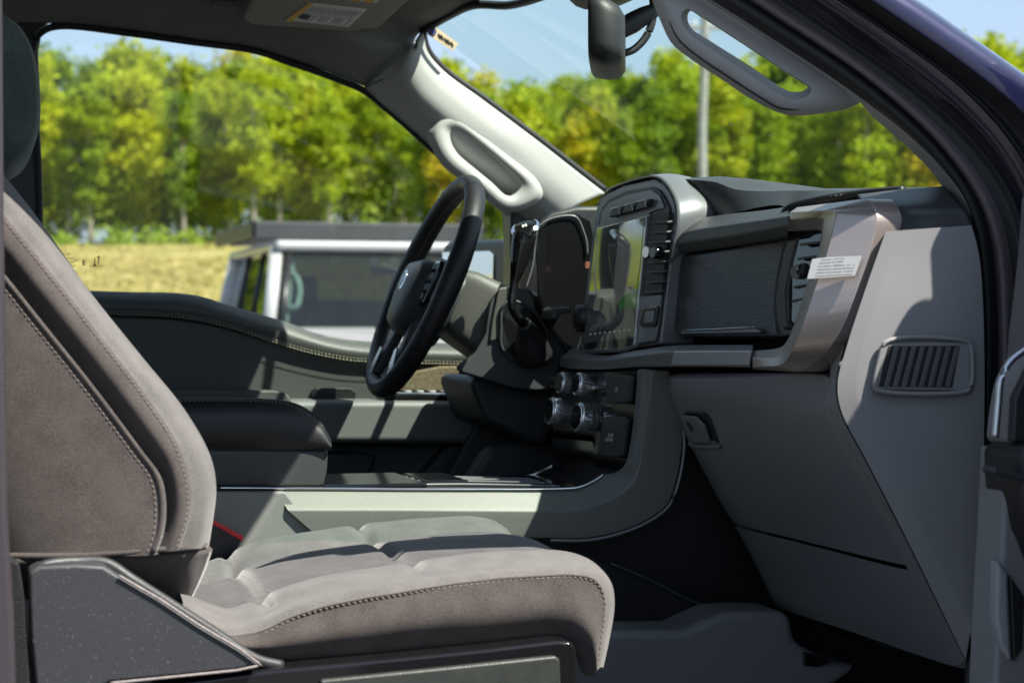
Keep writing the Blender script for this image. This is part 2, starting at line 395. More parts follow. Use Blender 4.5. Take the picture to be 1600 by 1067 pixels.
# ---- trees
def leafmat(name, c1, c2, c3):
    m = bpy.data.materials.new(name); m.use_nodes = True; n = m.node_tree; b = n.nodes['Principled BSDF']; out = n.nodes['Material Output']
    b.inputs['Roughness'].default_value = .6; b.inputs['Specular IOR Level'].default_value = .25
    tc = n.nodes.new('ShaderNodeTexCoord'); oi = n.nodes.new('ShaderNodeObjectInfo')
    a = n.nodes.new('ShaderNodeTexNoise'); a.inputs['Scale'].default_value = .65; a.inputs['Detail'].default_value = 4; a.inputs['Roughness'].default_value = .8; a.noise_dimensions = '4D'
    mr = n.nodes.new('ShaderNodeMath'); mr.operation = 'MULTIPLY'; mr.inputs[1].default_value = 40; n.links.new(oi.outputs['Random'], mr.inputs[0]); n.links.new(mr.outputs[0], a.inputs['W'])
    ad = n.nodes.new('ShaderNodeMath'); ad.operation = 'MULTIPLY_ADD'; ad.inputs[1].default_value = .42; n.links.new(oi.outputs['Random'], ad.inputs[0])
    n.links.new(tc.outputs['Object'], a.inputs['Vector']); n.links.new(a.outputs['Fac'], ad.inputs[2])
    r = n.nodes.new('ShaderNodeValToRGB'); e = r.color_ramp.elements; e[0].position = .42; e[0].color = (*c1,1); e[1].position = 1.0; e[1].color = (*c3,1); x = e.new(.70); x.color = (*c2,1)
    n.links.new(ad.outputs[0], r.inputs[0]); n.links.new(r.outputs[0], b.inputs['Base Color'])
    t = n.nodes.new('ShaderNodeBsdfTranslucent'); mx = n.nodes.new('ShaderNodeMixShader'); mx.inputs[0].default_value = .42
    n.links.new(r.outputs[0], t.inputs[0]); n.links.new(b.outputs[0], mx.inputs[1]); n.links.new(t.outputs[0], mx.inputs[2]); n.links.new(mx.outputs[0], out.inputs[0]); return m
LF = [leafmat('broadleaf', (.09,.18,.012), (.28,.38,.010), (.48,.50,.015)), leafmat('autumn_leaf', (.22,.30,.012), (.36,.41,.014), (.56,.42,.02)), leafmat('pine_needles', (.10,.19,.012), (.30,.39,.010), (.48,.50,.016))]
BK = [mat('pale_bark', (.30,.27,.21), .9, var=.4, vscale=3), mat('brown_bark', (.13,.10,.075), .95, var=.4, vscale=3)]
def tree_mesh(kind, seed, H):
    R = random.Random(seed); V, Fc = [], []
    lean = R.uniform(-.3, .3)
    tp = [Vector((lean*(z/H)**2+R.uniform(-.06,.06), R.uniform(-.06,.06), z)) for z in [-.3]+[H*i/8 for i in range(1, 9)]]
    r0 = .07+.009*H*R.uniform(.7,1.3)
    tube_data(V, Fc, tp, [r0*(1-.85*i/8) for i in range(9)], 7)
    base = {0: .14, 1: .18, 2: .30}[kind]*H; Wd = {0: .165, 1: .165, 2: .125}[kind]*H
    cl = []
    for i in range({0: 58, 1: 54, 2: 48}[kind]):
        q = R.random()**.85; z = base+(H*1.0-base)*q
        prof = math.sin(math.pi*(.12+.86*q))**.75 if kind < 2 else (.35+.65*math.sin(math.pi*min(1, q*1.05)))
        rr = Wd*prof*R.uniform(.25, 1.05); an = R.uniform(0, 6.283)
        c = Vector((math.cos(an)*rr+lean*(z/H)**2, math.sin(an)*rr, z)); cl.append((c, R.uniform(.55, 1.15)*(1.15 if kind < 2 else .9)))
        if R.random() < .6:
            s = tp[min(8, max(1, int(q*7*.9)+1))].copy(); s.z = max(base*.8, z-rr*R.uniform(.4,.9)); tube_data(V, Fc, [s, s.lerp(c, .5)+Vector((0,0,-.1)), c], [.06,.045,.015], 5)
    nt_ = len(Fc)
    tr = (list(V), list(Fc)); V, Fc = [], []
    for c, r in cl:
        for j in range({0: 78, 1: 72, 2: 66}[kind]):
            d = Vector((R.gauss(0,1), R.gauss(0,1), R.gauss(0,.7))); d = d.normalized()*r*R.random()**.45; p = c+d
            s = R.uniform(.13, .26); x = Vector((R.gauss(0,1), R.gauss(0,1), R.gauss(0,1))).normalized(); y = x.cross(Vector((R.gauss(0,1), R.gauss(0,1), R.gauss(0,1)))).normalized()
            b = len(V); V += [p-x*s, p-y*s*.6, p+x*s, p+y*s*.6]; Fc.append((b, b+1, b+2, b+3))
    return tr, (V, Fc)
KN = ['broadleaf_tree', 'autumn_tree', 'pine_tree']
protos = []
for i, (k, H) in enumerate([(0,11),(1,11.5),(2,12.5),(0,9.5),(2,11.5),(1,9.5),(0,12.5),(2,13.5)]):
    (tv, tf), (lv, lf) = tree_mesh(k, 100+i, H)
    a = new('trunk', tv, tf, BK[0 if k == 2 or i % 3 == 0 else 1]); b = new('crown', lv, lf, LF[k], smooth=False)
    protos.append((k, H, a.data, b.data)); bpy.data.objects.remove(a); bpy.data.objects.remove(b)
TL = {0: ('green broadleaf tree standing in the wood beyond the field', 'broadleaf trees of the wood'),
      1: ('yellowing autumn tree standing in the wood beyond the field', 'autumn trees of the wood'),
      2: ('slender pine tree with bare trunk standing in the wood beyond the field', 'pine trees of the wood')}
def put_tree(u, d, pi, H, label=None):
    k, H0, tm, cm = protos[pi]; s = H/H0
    e = empty(KN[k], BG(u, d, hgt(d)-.1), random.uniform(0, 6.28)); e.scale = (s*random.uniform(.95,1.15),)*2+(s,)
    tag(e, label or TL[k][0], 'tree', None if label else TL[k][1])
    for nm, me in (('trunk', tm), ('crown', cm)):
        o = bpy.data.objects.new(nm, me); COL.objects.link(o); o.parent = e
    return e
def topv(u):
    prof = [(-2600,110),(-60,100),(60,92),(85,128),(120,140),(170,120),(235,106),(275,130),(320,112),(350,125),(400,88),(430,112),(480,104),(540,128),(600,135),(740,128),(780,160),(830,138),(880,150),(930,130),(975,146),(1020,128),(1060,112),(1110,130),(1150,122),(1220,112),(1300,116),(1400,104),(1700,104),(2600,100)]
    for (a, b), (c, d) in zip(prof, prof[1:]):
        if a <= u <= c: return b+(d-b)*(u-a)/(c-a)
    return 105
R = random.Random(5)
u = -1750
while u < 1780:
    d = R.uniform(128, 136); pi = R.choice([2,4,7,1,2,2,0,4,7,0] if u < 700 else [0,3,6,0,2,4,1,6])
    tv = topv(u)+R.uniform(-6, 44)
    H = (HV-tv)/F*d+ZC-hgt(d)
    put_tree(u, d, pi, H); u += R.uniform(30, 48)
u = -1750
while u < 1780:
    d = R.uniform(138, 146); pi = R.choice([0,4,6,2,2,5] if u < 700 else [0,3,6,0,1,7])
    H = (HV-topv(u)-R.uniform(-34, 18))/F*d+ZC-hgt(d); put_tree(u, d, pi, H); u += R.uniform(32, 50)
u = -1750
while u < 1800:
    d = R.uniform(152, 166); H = (HV-topv(u)-R.uniform(-44, 12))/F*d+ZC-hgt(d); put_tree(u, d, R.choice([0,1,3,6,4]), H); u += R.uniform(40, 62)
# undergrowth mass at the foot of the wood
V, Fc = [], []
for i in range(1250):
    uu = R.uniform(-1780, 1800); d = R.uniform(125.5, 150); r = R.uniform(.45, 1.25)*(1 if d < 131 else 1.6); c = BG(uu, d, hgt(d)+r*.5+(0 if d < 131 else R.uniform(0, 3.4)))
    for j in range(46):
        q = Vector((R.gauss(0,1), R.gauss(0,1), R.gauss(0,.8))).normalized()*r*R.random()**.4+c
        s = R.uniform(.12,.27); x = Vector((R.gauss(0,1), R.gauss(0,1), R.gauss(0,1))).normalized(); y = x.cross(Vector((R.gauss(0,1), R.gauss(0,1), R.gauss(0,1)))).normalized()
        b = len(V); V += [q-x*s, q-y*s*.6, q+x*s, q+y*s*.6]; Fc.append((b,b+1,b+2,b+3))
tag(new('undergrowth', V, Fc, leafmat('undergrowth_leaf', (.10,.20,.02), (.22,.34,.03), (.38,.42,.07)), smooth=False), 'tangled green undergrowth along the foot of the wood', 'undergrowth', kind='stuff')
V, Fc = [], []
for i in range(30000):
    d = 50+82*R.random()**1.2; uu = R.uniform(-600, 900); p = BG(uu, d, hgt(d)-.05); p.z += noise.noise(Vector((p.x,p.y,0))*.06)*.35
    h = R.uniform(.06,.22)*(1.5 if noise.noise(p*.12) > .15 else 1); a = R.uniform(0, 3.14); x = Vector((math.cos(a), math.sin(a), 0))*R.uniform(.06,.2)
    b = len(V); V += [p-x, p+x, p+x*1.2+Vector((R.uniform(-.1,.1),R.uniform(-.1,.1),h))]; Fc.append((b,b+1,b+2))
tag(new('grass', V, Fc, leafmat('dry_grass_blades', (.24,.25,.05), (.46,.39,.13), (.60,.50,.24)), smooth=False), 'dry yellow grass tufts scattered over the rising field', 'grass', kind='stuff')

# ---- utility pole
def pole():
    b = BG(1103, 66, hgt(66)-.5); e = empty('utility_pole', b); tag(e, 'weathered grey utility pole standing before the green wood', 'pole')
    H = 15; W = mat('weathered_wood', (.27,.27,.27), .9, bump=.6, scale=20, var=.3, vscale=4)
    tube('shaft', [(0,0,0),(-.14,0,H*.35),(-.03,0,H*.6),(-.17,0,H)], [.17,.15,.13,.10], W, e, 10, 24)
    top = Vector((-.13, 0, (HV-44)/F*66+ZC-b.z))
    box('crossarm', top, (1.3,.12,.14), W, e, .01, Matrix.Rotation(-TH, 3, 'Z'))
    for s in (-.55, -.25, .25, .55): lathe('insulator', top+Vector((s*CS, -s*SN, .07)), (0,0,1), [(0,.03),(.05,.05),(.1,.03),(.14,.045),(.17,.02)], M['label'], e, 10)
    lathe('transformer', top+Vector((-.2,-.32,-1.1)), (0,0,1), [(0,.2),(.02,.24),(.75,.24),(.8,.2),(.84,.05)], M['darkgrey'], e, 16)
pole()

# ================================================================== SUV beyond
def suv():
    d = 13.6; o = BG(600, d, 0)
    e = empty('suv', o, math.radians(-15.3+16)); tag(e, 'light silver boxy suv with black roof rack parked beyond the driver window', 'suv')
    wht = mat('silver_paint', (.40,.405,.405), .35, coat=.6); blk = M['black']
    # local: x across, -y toward the camera (front of the suv), z up
    def zz(v): return ZC+(HV-v)/F*d
    body = plate('body', [(-.93,-1.95,.55),(-.93,-1.95,1.02),(-.93,-1.75,1.12),(-.93,-.15,1.20),(-.93,2.45,1.22),(-.93,2.5,.55)], (1.86,0,0), wht, e, .04)
    plate('hood', [(-.72,-1.9,1.085),(-.74,-.3,1.225),(.74,-.3,1.225),(.72,-1.9,1.085)], (0,0,.04), wht, e, .02)
    # cabin: lower frame and roof
    RZ = 1.87; wb = Vector((0,-.18,1.22))
    cor = lambda sx, y, z: Vector((sx, y, z))
    def beam(name, a, b, r, m): return tube(name, [a, b], r, m, e, 8, 2, sm=False, prof=lambda t: (math.copysign(abs(math.cos(t))**.5, math.cos(t)), math.copysign(abs(math.sin(t))**.5, math.sin(t))))
    for s in (-1, 1):
        beam('windshield_pillar', cor(s*.82,-.14,1.2), cor(s*.70,.24,1.80), .048, wht)
        beam('windshield_seal', cor(s*.745,-.19,1.2), cor(s*.628,.185,1.78), .028, blk)
        beam('rear_pillar', cor(s*.80,2.38,1.2), cor(s*.68,2.25,1.80), .07, wht)
        beam('door_pillar', cor(s*.81,.85,1.2), cor(s*.69,.88,1.80), .016, blk)
        beam('door_pillar', cor(s*.81,1.62,1.2), cor(s*.69,1.60,1.80), .018, blk)
        new('side_glass', [cor(s*.80,-.1,1.2), cor(s*.80,2.4,1.2), cor(s*.685,2.3,1.80), cor(s*.685,.25,1.80)], [(0,1,2,3)], glass('tinted_side_glass%d' % s, (.5,.6,.4), 7), e)
    plate('roof', [(-.72,.14,1.79),(.72,.14,1.79),(.74,.3,1.79),(.74,2.35,1.79),(-.74,2.35,1.79),(-.74,.3,1.79)], (0,0,.07), wht, e, .03)
    new('windshield', [cor(-.76,-.19,1.21), cor(.76,-.19,1.21), cor(.64,.19,1.79), cor(-.64,.19,1.79)], [(0,1,2,3)], glass('suv_windshield', (.40,.47,.47), 1.6), e)
    box('header_seal', (0,.185,1.775), (1.24,.03,.03), blk, e)
    box('cowl', (0,-.24,1.215), (1.55,.14,.05), blk, e, .01)
    new('rear_glass', [cor(-.78,2.42,1.2), cor(.78,2.42,1.2), cor(.68,2.28,1.82), cor(-.68,2.28,1.82)], [(0,1,2,3)], glass('suv_rear_glass', (.12,.14,.14)), e)
    # interior seen through the glass
    box('dashboard', (0,.12,1.12), (1.5,.45,.2), M['dark'], e, .05)
    box('cabin_floor', (0,1.1,.75), (1.6,2.3,.08), M['dark'], e)
    for sx in (-.4, .4):
        box('seat', (sx,1.0,1.15), (.5,.16,.62), M['darkgrey'], e, .06); box('headrest', (sx,1.02,1.55), (.26,.1,.18), M['darkgrey'], e, .04)
    box('rear_seat', (0,1.75,1.2), (1.3,.16,.55), mat('green_teal_cloth', (.02,.10,.06), .9), e, .05)
    pg = mat('pale_pillar_trim', (.50,.62,.52), .7)
    tube('pillar_grab_trim', [(-.70,.0,1.22),(-.665,.11,1.36),(-.62,.2,1.60),(-.60,.24,1.76)], .03, pg, e, 8, 12)
    tube('pillar_grab_handle', [(-.655,.10,1.40),(-.60,.07,1.40),(-.565,.11,1.50),(-.575,.16,1.60),(-.62,.2,1.65)], .022, pg, e, 8, 16)
    for x in (-.02, .12): lathe('map_light', (x, .24, 1.73), (0,-1,-.2), [(0,.03),(.012,.028)], M['label'], e, 12)
    box('rear_view_mirror', (.05,.16,1.66), (.22,.03,.06), M['black'], e, .01)
    # wiper
    tube('wiper', [(-.5,-.215,1.24),(-.1,-.225,1.235),(.1,-.23,1.23)], .012, blk, e, 6, 8)
    # side mirrors
    for s in (-1, 1):
        lm = box('mirror', (s*1.04,-.10,1.25), (.25,.14,.19), blk, e, .04)
        box('mirror_glass', (s*1.04,-.027,1.25), (.20,.008,.15), M['mirrorglass'], lm, .003)
        tube('mirror_arm', [(s*.84,-.02,1.20),(s*.93,-.06,1.20),(s*1.0,-.08,1.20)], .03, blk, lm, 8, 8)
    # roof rack
    rk = box('roof_rack', (-.04,.26,1.93), (1.62,.05,.125), M['darkgrey'], e, .012)
    for s in (-1, 1): box('rack_rail', (s*.80-.04,1.25,1.945), (.05,1.95,.11), M['black'], rk, .01)
    for k in range(6): box('rack_slat', (0,.55+k*.3,1.91), (1.54,.08,.03), M['black'], rk, .006)
    for k in range(4): box('rack_bolt', (-.5+k*.3,.271,1.935), (.03,.012,.03), M['rubber'], rk, .004)
    lathe('marker_light', (-.47,.272,1.945), (0,-1,0), [(0,.035),(.02,.03),(.024,.01)], M['white'], rk, 14)
    box('grille', (0,-1.97,.88), (1.5,.05,.22), blk, e, .02)
    for s in (-1, 1):
        lathe('headlight', (s*.7,-1.99,.9), (0,-1,0), [(0,.1),(.02,.1),(.03,.07)], M['label'], e, 20)
        for y in (-1.35, 1.6):
            wl = lathe('wheel', (s*.80,y,.40), (s,0,0), [(0,.28),(.0,.4),(.03,.415),(.2,.415),(.24,.38),(.24,.28)], M['rubber'], e, 30)
            lathe('rim', (s*.80,y,.40), (s,0,0), [(.05,.27),(.2,.27),(.21,.22),(.15,.18),(.17,.05),(.17,.01)], M['satin'], wl, 24)
    box('bumper', (0,-2.02,.62), (1.7,.16,.2), blk, e, .04)
suv()

# ================================================================== THE PICKUP
T = empty('pickup_truck', (0, 0, 0))
tag(T, 'dark blue pickup truck with grey cabin seen through its open passenger door', 'pickup truck')
Z = lambda z: ZC+z

# ---- shell: roof, floor, back wall, firewall, hood, fender
box('roof_panel', (-.38, 0, Z(.655)), (2.24, 1.36, .02), M['paint'], T, .008)
box('cab_floor', (.1, 0, Z(-.68)), (2.6, 1.6, .05), M['carpet'], T)
box('firewall', (1.66, 0, Z(-.30)), (.04, 1.5, .72), M['carpet'], T)
bw = plate('rear_cab_wall', [(-1.5,-.76,Z(-.66)),(-1.5,.76,Z(-.66)),(-1.5,.76,Z(.05)),(-1.5,-.76,Z(.05))], (.04,0,0), M['liner'], T)
new('rear_window', [(-1.48,-.7,Z(.05)),(-1.48,.7,Z(.05)),(-1.44,.62,Z(.55)),(-1.44,-.62,Z(.55))], [(0,1,2,3)], glass('privacy_glass', (.15,.17,.16)), T)
for s in (-1, 1):
    box('rear_corner_post', (-1.45, s*.70, Z(.28)), (.14,.08,.75), M['liner'], T, .01)
    box('rear_side_panel', (-.8, s*.80, Z(-.33)), (1.3,.06,.68), M['paint'], T, .01)
box('shade_roof_rail', (-.42, -.745, Z(.565)), (2.16,.26,.11), M['paintdark'], T, .02)  # out-of-view near rail, added and widened to shade the seat cushion
box('hood', (2.1, 0, Z(-.02)), (1.1,1.5,.05), M['paint'], T, .03, Matrix.Rotation(math.radians(3), 3, 'Y'))
for s in (-1, 1): box('fender', (2.05, s*.93, Z(-.28)), (1.25,.12,.50), M['paint'], T, .04)
box('sill', (.3, -.83, Z(-.62)), (2.2,.14,.14), M['paint'], T, .03)
box('sun_block_cowl', (1.39, -.925, Z(-.13)), (.58,.08,.89), M['paint'], T, .015)  # unseen block added to shade the lower dash end cap
box('sun_block_sail', (1.195, -.842, Z(.17)), (.16,.08,.36), M['black'], T, .008)  # unseen block, placed to throw shade on the end cap's forward part
for x in (2.0,):
    for s in (-1, 1): lathe('wheel', (x, s*.72, .40), (0,s,0), [(0,.28),(0,.39),(.03,.41),(.22,.41),(.26,.38),(.26,.27),(.2,.2),(.22,.03)], M['rubber'], T, 36)

# ---- headliner: window edge curve lofted up to the roof
edge = [(62,470,.74),(60,270,.73),(51,120,.71),(50,85,.705),(56,60,.70),(72,46,.70),(100,41,.70),(200,52,.70),(300,66,.70),(400,80,.70),(450,97,.695),(500,114,.69),(537,128,.685),(569,142,.68),(600,167,.68),(631,193,.685),(662,221,.69),(700,255,.70),(750,295,.71),(800,336,.72)]
E3 = C(edge)
topE = [e for e in E3[4:14]]
def up(p, dy, dz, dx=0): return Vector((p.x+dx, p.y+dy, p.z+dz))
fr = P(662,50,.63)                                     # far windshield top corner
base_edge = [Vector((-1.5,.70,topE[0].z-.02)), Vector((-.6,.70,topE[0].z+.005)), Vector((-.02,.70,topE[1].z+.004))]+C([(100,38,.70),(200,48,.70),(300,62,.70),(400,76,.70),(450,92,.695),(500,108,.69),(537,122,.68),(572,136,.672)])
def rail(dy, zt, xe):                                   # follow-up rows toward the middle of the roof
    return [Vector((-1.5,dy,zt-.03)), Vector((-.6,dy,zt)), Vector((-.02,dy,zt)), Vector((.2,dy,zt)), Vector((.38,dy,zt-.006)), Vector((.52,dy,zt-.018)), Vector((xe,dy,zt-.04))]
hd = loft('headliner', [base_edge, [q+Vector((0,-.035,.022)) for q in base_edge[:-1]]+C([(612,108,.655)]),
      [q+Vector((0,-.085,.05)) for q in base_edge[:-1]]+C([(645,80,.64)]),
      [Vector((-1.5,.52,Z(.56))),Vector((-.6,.52,Z(.60))),Vector((.2,.52,Z(.605))),Vector((.45,.52,Z(.59))),P(664,45,.62)],
      [Vector((-1.5,.3,Z(.58))),Vector((-.6,.3,Z(.63))),Vector((.2,.3,Z(.63))),Vector((.50,.35,Z(.59))),Vector((.82,.30,Z(.538)))],
      [Vector((-1.5,0,Z(.58))),Vector((-.6,0,Z(.63))),Vector((.2,0,Z(.635))),Vector((.55,0,Z(.60))),Vector((.86,0,Z(.555)))],
      [Vector((-1.5,-.3,Z(.58))),Vector((-.6,-.3,Z(.63))),Vector((.2,-.3,Z(.63))),Vector((.50,-.3,Z(.59))),Vector((.82,-.3,Z(.538)))],
      [Vector((-1.5,-.62,Z(.56))),Vector((-.6,-.62,Z(.58))),Vector((.2,-.62,Z(.58))),Vector((.45,-.62,Z(.56))),Vector((.735,-.62,Z(.505)))]],
      M['liner'], T, 60, 8, t=.012, off=1)
tube('window_seal', E3, .006, M['rubber'], T, 8, 120)
box('coat_hook', P(352,8,.60), (.045,.03,.012), M['liner'], hd, .005)
# far B pillar
slab('door_pillar', [(78,30),(66,48),(60,80),(64,280),(66,520),(-40,520),(-40,20)], .735, .80, M['black'], T, .004)
# ---- far A-pillar trim
g = C([(657,52,.625),(664,82,.63),(690,113,.635),(750,157,.64),(800,194,.645),(850,231,.65),(900,270,.655),(943,303,.66)])
m1 = C([(650,62,.615),(648,95,.615),(672,130,.62),(720,172,.625),(770,212,.63),(818,252,.64),(858,288,.645),(900,322,.65)])
m2 = C([(640,80,.62),(628,112,.622),(645,148,.626),(690,192,.632),(735,236,.64),(785,275,.65),(830,312,.66),(870,345,.665)])
lo = C([(570,135,.672),(600,161,.676),(631,187,.682),(656,211,.69),(695,250,.70),(745,292,.71),(790,332,.715),(830,365,.72)])
ap = loft('windshield_pillar_trim', [g, m1, m2, lo], M['pillar'], T, 60, 8, t=.006, off=1)
tube('pillar_seam', C([(656,62,.612),(640,88,.616),(605,120,.645),(571,136,.655)]), .0012, M['black'], ap, 6, 24)
tube('windshield_edge_band', [q+Vector((.004,.002,.006)) for q in g], .0065, M['rubber'], ap, 8, 50)
# grab handle: bulged rim and recess
rimo = [(676,196),(668,208),(676,235),(694,262),(722,283),(753,306),(780,328),(800,332),(830,322),(848,306),(842,285),(800,247),(750,206),(715,180),(695,176)]
rimi = [(704,206),(705,222),(715,240),(740,262),(768,285),(790,305),(800,306),(812,297),(816,286),(800,268),(765,238),(730,211),(714,203)]
a_ = spline([P(u_,v_,.635) for u_,v_ in rimo], 80, closed=True); b_ = spline([P(u_,v_,.619) for u_,v_ in [(690,193),(682,206),(688,232),(704,255),(730,275),(760,298),(783,318),(799,322),(824,314),(838,302),(832,286),(794,252),(746,212),(716,190),(702,187)]], 80, closed=True)
c_ = spline([P(u_,v_,.621) for u_,v_ in rimi], 80, closed=True); d_ = [q+Vector((0,.05,0)) for q in c_]
def align(A, B):
    n = len(A); best = None
    for Bx in (B, B[::-1]):
        for k in range(n):
            c = sum((Bx[(k+q) % n]-A[q]).length_squared for q in range(0, n, 7))
            if best is None or c < best[0]: best = (c, Bx[k:]+Bx[:k])
    return best[1]
def rev_if(A, B): return B
def ringloft(name, rings, mat_, parent, cap=False, t=0):
    R_ = [rings[0]]
    for r in rings[1:]: R_.append(rev_if(R_[-1], align(R_[-1], r)))
    n = len(R_[0]); V = [q for r in R_ for q in r]; Fc = [(j*n+i, j*n+(i+1) % n, (j+1)*n+(i+1) % n, (j+1)*n+i) for j in range(len(R_)-1) for i in range(n)]
    if cap: Fc.append(tuple((len(R_)-1)*n+i for i in range(n)))
    o = new(name, V, Fc, mat_, parent); 
    if t: thick(o, t)
    return o
a2_ = [x.lerp(y, .5)+Vector((0,-.003,0)) for x, y in zip(a_, rev_if(a_, align(a_, b_)))]
ringloft('grab_handle', [a_, a2_, b_, c_, d_], M['pillar'], ap)
new('handle_recess_shade', d_, [tuple(range(len(d_)))], M['dark'], ap)  # dark plate paints the shadow inside the handle recess

# ---- windshield glass and its frame
wt = [P(657,50,.645)+Vector((.01,0,.01)), Vector((.79,.45,Z(.528))), Vector((.85,.2,Z(.550))), Vector((.87,0,Z(.560))), Vector((.85,-.2,Z(.550))), Vector((.79,-.45,Z(.528))), Vector((.745,-.645,Z(.505)))]
wb_ = [Vector((1.50,.74,Z(-.04))), Vector((1.56,.45,Z(-.02))), Vector((1.60,.2,Z(0))), Vector((1.61,0,Z(0))), Vector((1.60,-.2,Z(0))), Vector((1.56,-.45,Z(-.02))), Vector((1.50,-.74,Z(-.04)))]
ws = loft('windshield', [wt, [a.lerp(b, .5)+Vector((.02,0,.012)) for a, b in zip(wt, wb_)], wb_], M['wind'], T, 40, 10)
# inspection sticker on the glass
def st(u, v): return P(u, v, .60)
sk = plate('windshield_sticker', [st(672,41),(st(682,44)),st(717,69),st(708,80),st(690,69),st(668,54)], (0,.001,0), M['tan'], ws)
lathe('sticker_seal', st(676,50)+Vector((0,-.001,0)), (0,-1,0), [(0,.0065),(.0006,.0065)], M['blueink'], ws, 20)
for i_, (a, b) in enumerate((((685,53),(689,60)),((689,55),(693,62)),((695,60),(699,67)),((699,62),(703,69)),((705,66),(708,73)))):
    tube('sticker_print', [st(*a)+Vector((0,-.0012,0)), st(*b)+Vector((0,-.0012,0))], .0011, M['ink'], ws, 4, 2)

# ---- overhead: visor, sensor housing, mirror
def vis(u, v): # visor plane: nearly horizontal sheet hanging under the headliner
    return onto([P(395,38,.585), P(570,50,.585), P(640,0,.42)])(u, v)
vz = plate('sun_visor', [vis(381,32),vis(392,40),vis(470,45),vis(548,51),vis(562,50),vis(569,47),vis(590,47),vis(640,2),vis(655,-14),vis(430,-30),vis(398,-4)], (0,0,.014), mat('visor_cloth', (.30,.285,.255), .9, bump=.4, scale=700), T, .005)
dn = Vector((0,0,-.0012))
def vl(pts, m, nm, k=1): return plate(nm, [vis(*p)+dn*k for p in pts], (0,0,.0008), m, vz)
vl([(446,31),(482,4),(574,14),(544,42)], M['label'], 'warning_label')
vl([(446,31),(482,4),(490,5),(456,32)], M['yellow'], 'warning_label_header', 2)
vl([(519,-3),(588,4),(595,-4),(530,-10)], M['label'], 'warning_label')
for q in ((519,-3),(549,0),(568,2)): vl([q,(q[0]+12,q[1]+1),(q[0]+22,q[1]-7),(q[0]+10,q[1]-8)], M['yellow'], 'warning_label_header', 2)
V, Fc = [], []
for r_ in range(14):
    f0 = .06+r_*.066
    a = Vector((486,7)).lerp(Vector((571,16)), f0); b = Vector((459,31)).lerp(Vector((543,40)), f0)
    for (s0, s1) in ((.03,.45),(.52,.95)) if r_ % 4 else ((.03,.6),):
        p = a.lerp(b, s0+random.uniform(0,.03)); q = a.lerp(b, s1-random.uniform(0,.06))
        p3, q3 = vis(*p)+dn*2.2, vis(*q)+dn*2.2; w_ = (vis(p.x+1.5,p.y+.2)-vis(*p))
        k = len(V); V += [p3, q3, q3+w_, p3+w_]; Fc.append((k,k+1,k+2,k+3))
new('warning_print', V, Fc, M['greyink'], vz)
vl([(466,26),(479,28),(485,23),(472,21)], M['ink'], 'warning_pictogram', 3)
hs = slab('sensor_housing', [(868,-20),(885,0),(898,12),(912,17),(940,16),(968,10),(1000,-4),(1020,-22)], .10, -.06, M['dark'], T, .008)
tube('header_trim', C([(664,47,.62),(700,26,.55),(745,8,.45),(790,9,.40),(822,3,.34),(850,-6,.28)]), .007, M['dark'], T, 8, 30)
# mirror, turned to the driver
mc = P(943, 62, -.02); ry = Matrix.Rotation(math.radians(-19), 3, 'Z')
mr_out = []
def mv(x, y, z): return mc+ry @ Vector((x, y, z))
rings = []
for (x, sy, sz) in ((-.018,.118,.043),(-.014,.122,.047),(.004,.122,.046),(.022,.112,.040),(.030,.09,.03)):
    rings.append([mv(x, sy*math.copysign(abs(math.cos(a))**.35, math.cos(a)), sz*math.copysign(abs(math.sin(a))**.4, math.sin(a))-x*.25) for a in [2*math.pi*i/40 for i in range(40)]])
mir = ringloft('rear_view_mirror', rings, M['dark'], T, cap=True)
new('mirror_glass', [q+Vector((-.0005,0,0)) for q in rings[0]], [tuple(range(40))], M['mirrorglass'], mir)
tube('mirror_arm', C([(968,48,0),(985,38,.0),(1005,26,0),(1028,14,0)]), [.013,.015,.013,.009], M['dark'], mir, 12, 14)
tube('mirror_cable', C([(1018,-15,0),(1021,12,0),(1018,38,0),(1008,60,0),(990,78,0),(975,84,0)]), .0055, M['rubber'], mir, 10, 40)

# ---- driver door
dp = slab('door_panel', [(-60,452),(135,455),(200,457),(280,459),(322,466),(352,476),(400,490),(450,505),(500,523),(560,533),(620,536),(700,537),(800,541),(900,560),(900,1000),(-60,1000)], .724, .80, M['vinyl'], T, .004)
belt = [(-60,452),(135,454),(200,456),(280,458),(322,465),(352,475),(400,489),(450,504),(500,522),(560,532),(620,534),(700,536),(800,540)]
stl = [(-60,490),(135,492),(180,494),(260,497),(320,505),(370,518),(420,535),(480,553),(540,565),(575,568),(640,570),(720,572),(800,575)]
mid = [((a[0]+b[0])/2, (a[1]*.55+b[1]*.45)) for a, b in zip(belt, stl)]
pad = loft('upper_door_pad', [[P(u_,v_+2,.745) for u_,v_ in belt],[P(u_,v_+1,.728) for u_,v_ in belt],[P(u_,v_,.708) for u_,v_ in mid],[P(u_,v_-4,.710) for u_,v_ in stl],[P(u_,v_,.720) for u_,v_ in stl],[P(u_,v_+6,.728) for u_,v_ in stl]], M['vinyl'], dp, 80, 5)
sp_ = [P(u_,v_-3,.7095) for u_,v_ in stl]
stitch('stitching', sp_, M['ythread'], dp, .006, .0046, .0007, (0,-.004,0), 900)
stitch('stitching', [P(u_,v_-7,.7075) for u_,v_ in stl], M['ythread'], dp, .006, .004, .0005, (0,-.003,0), 900)
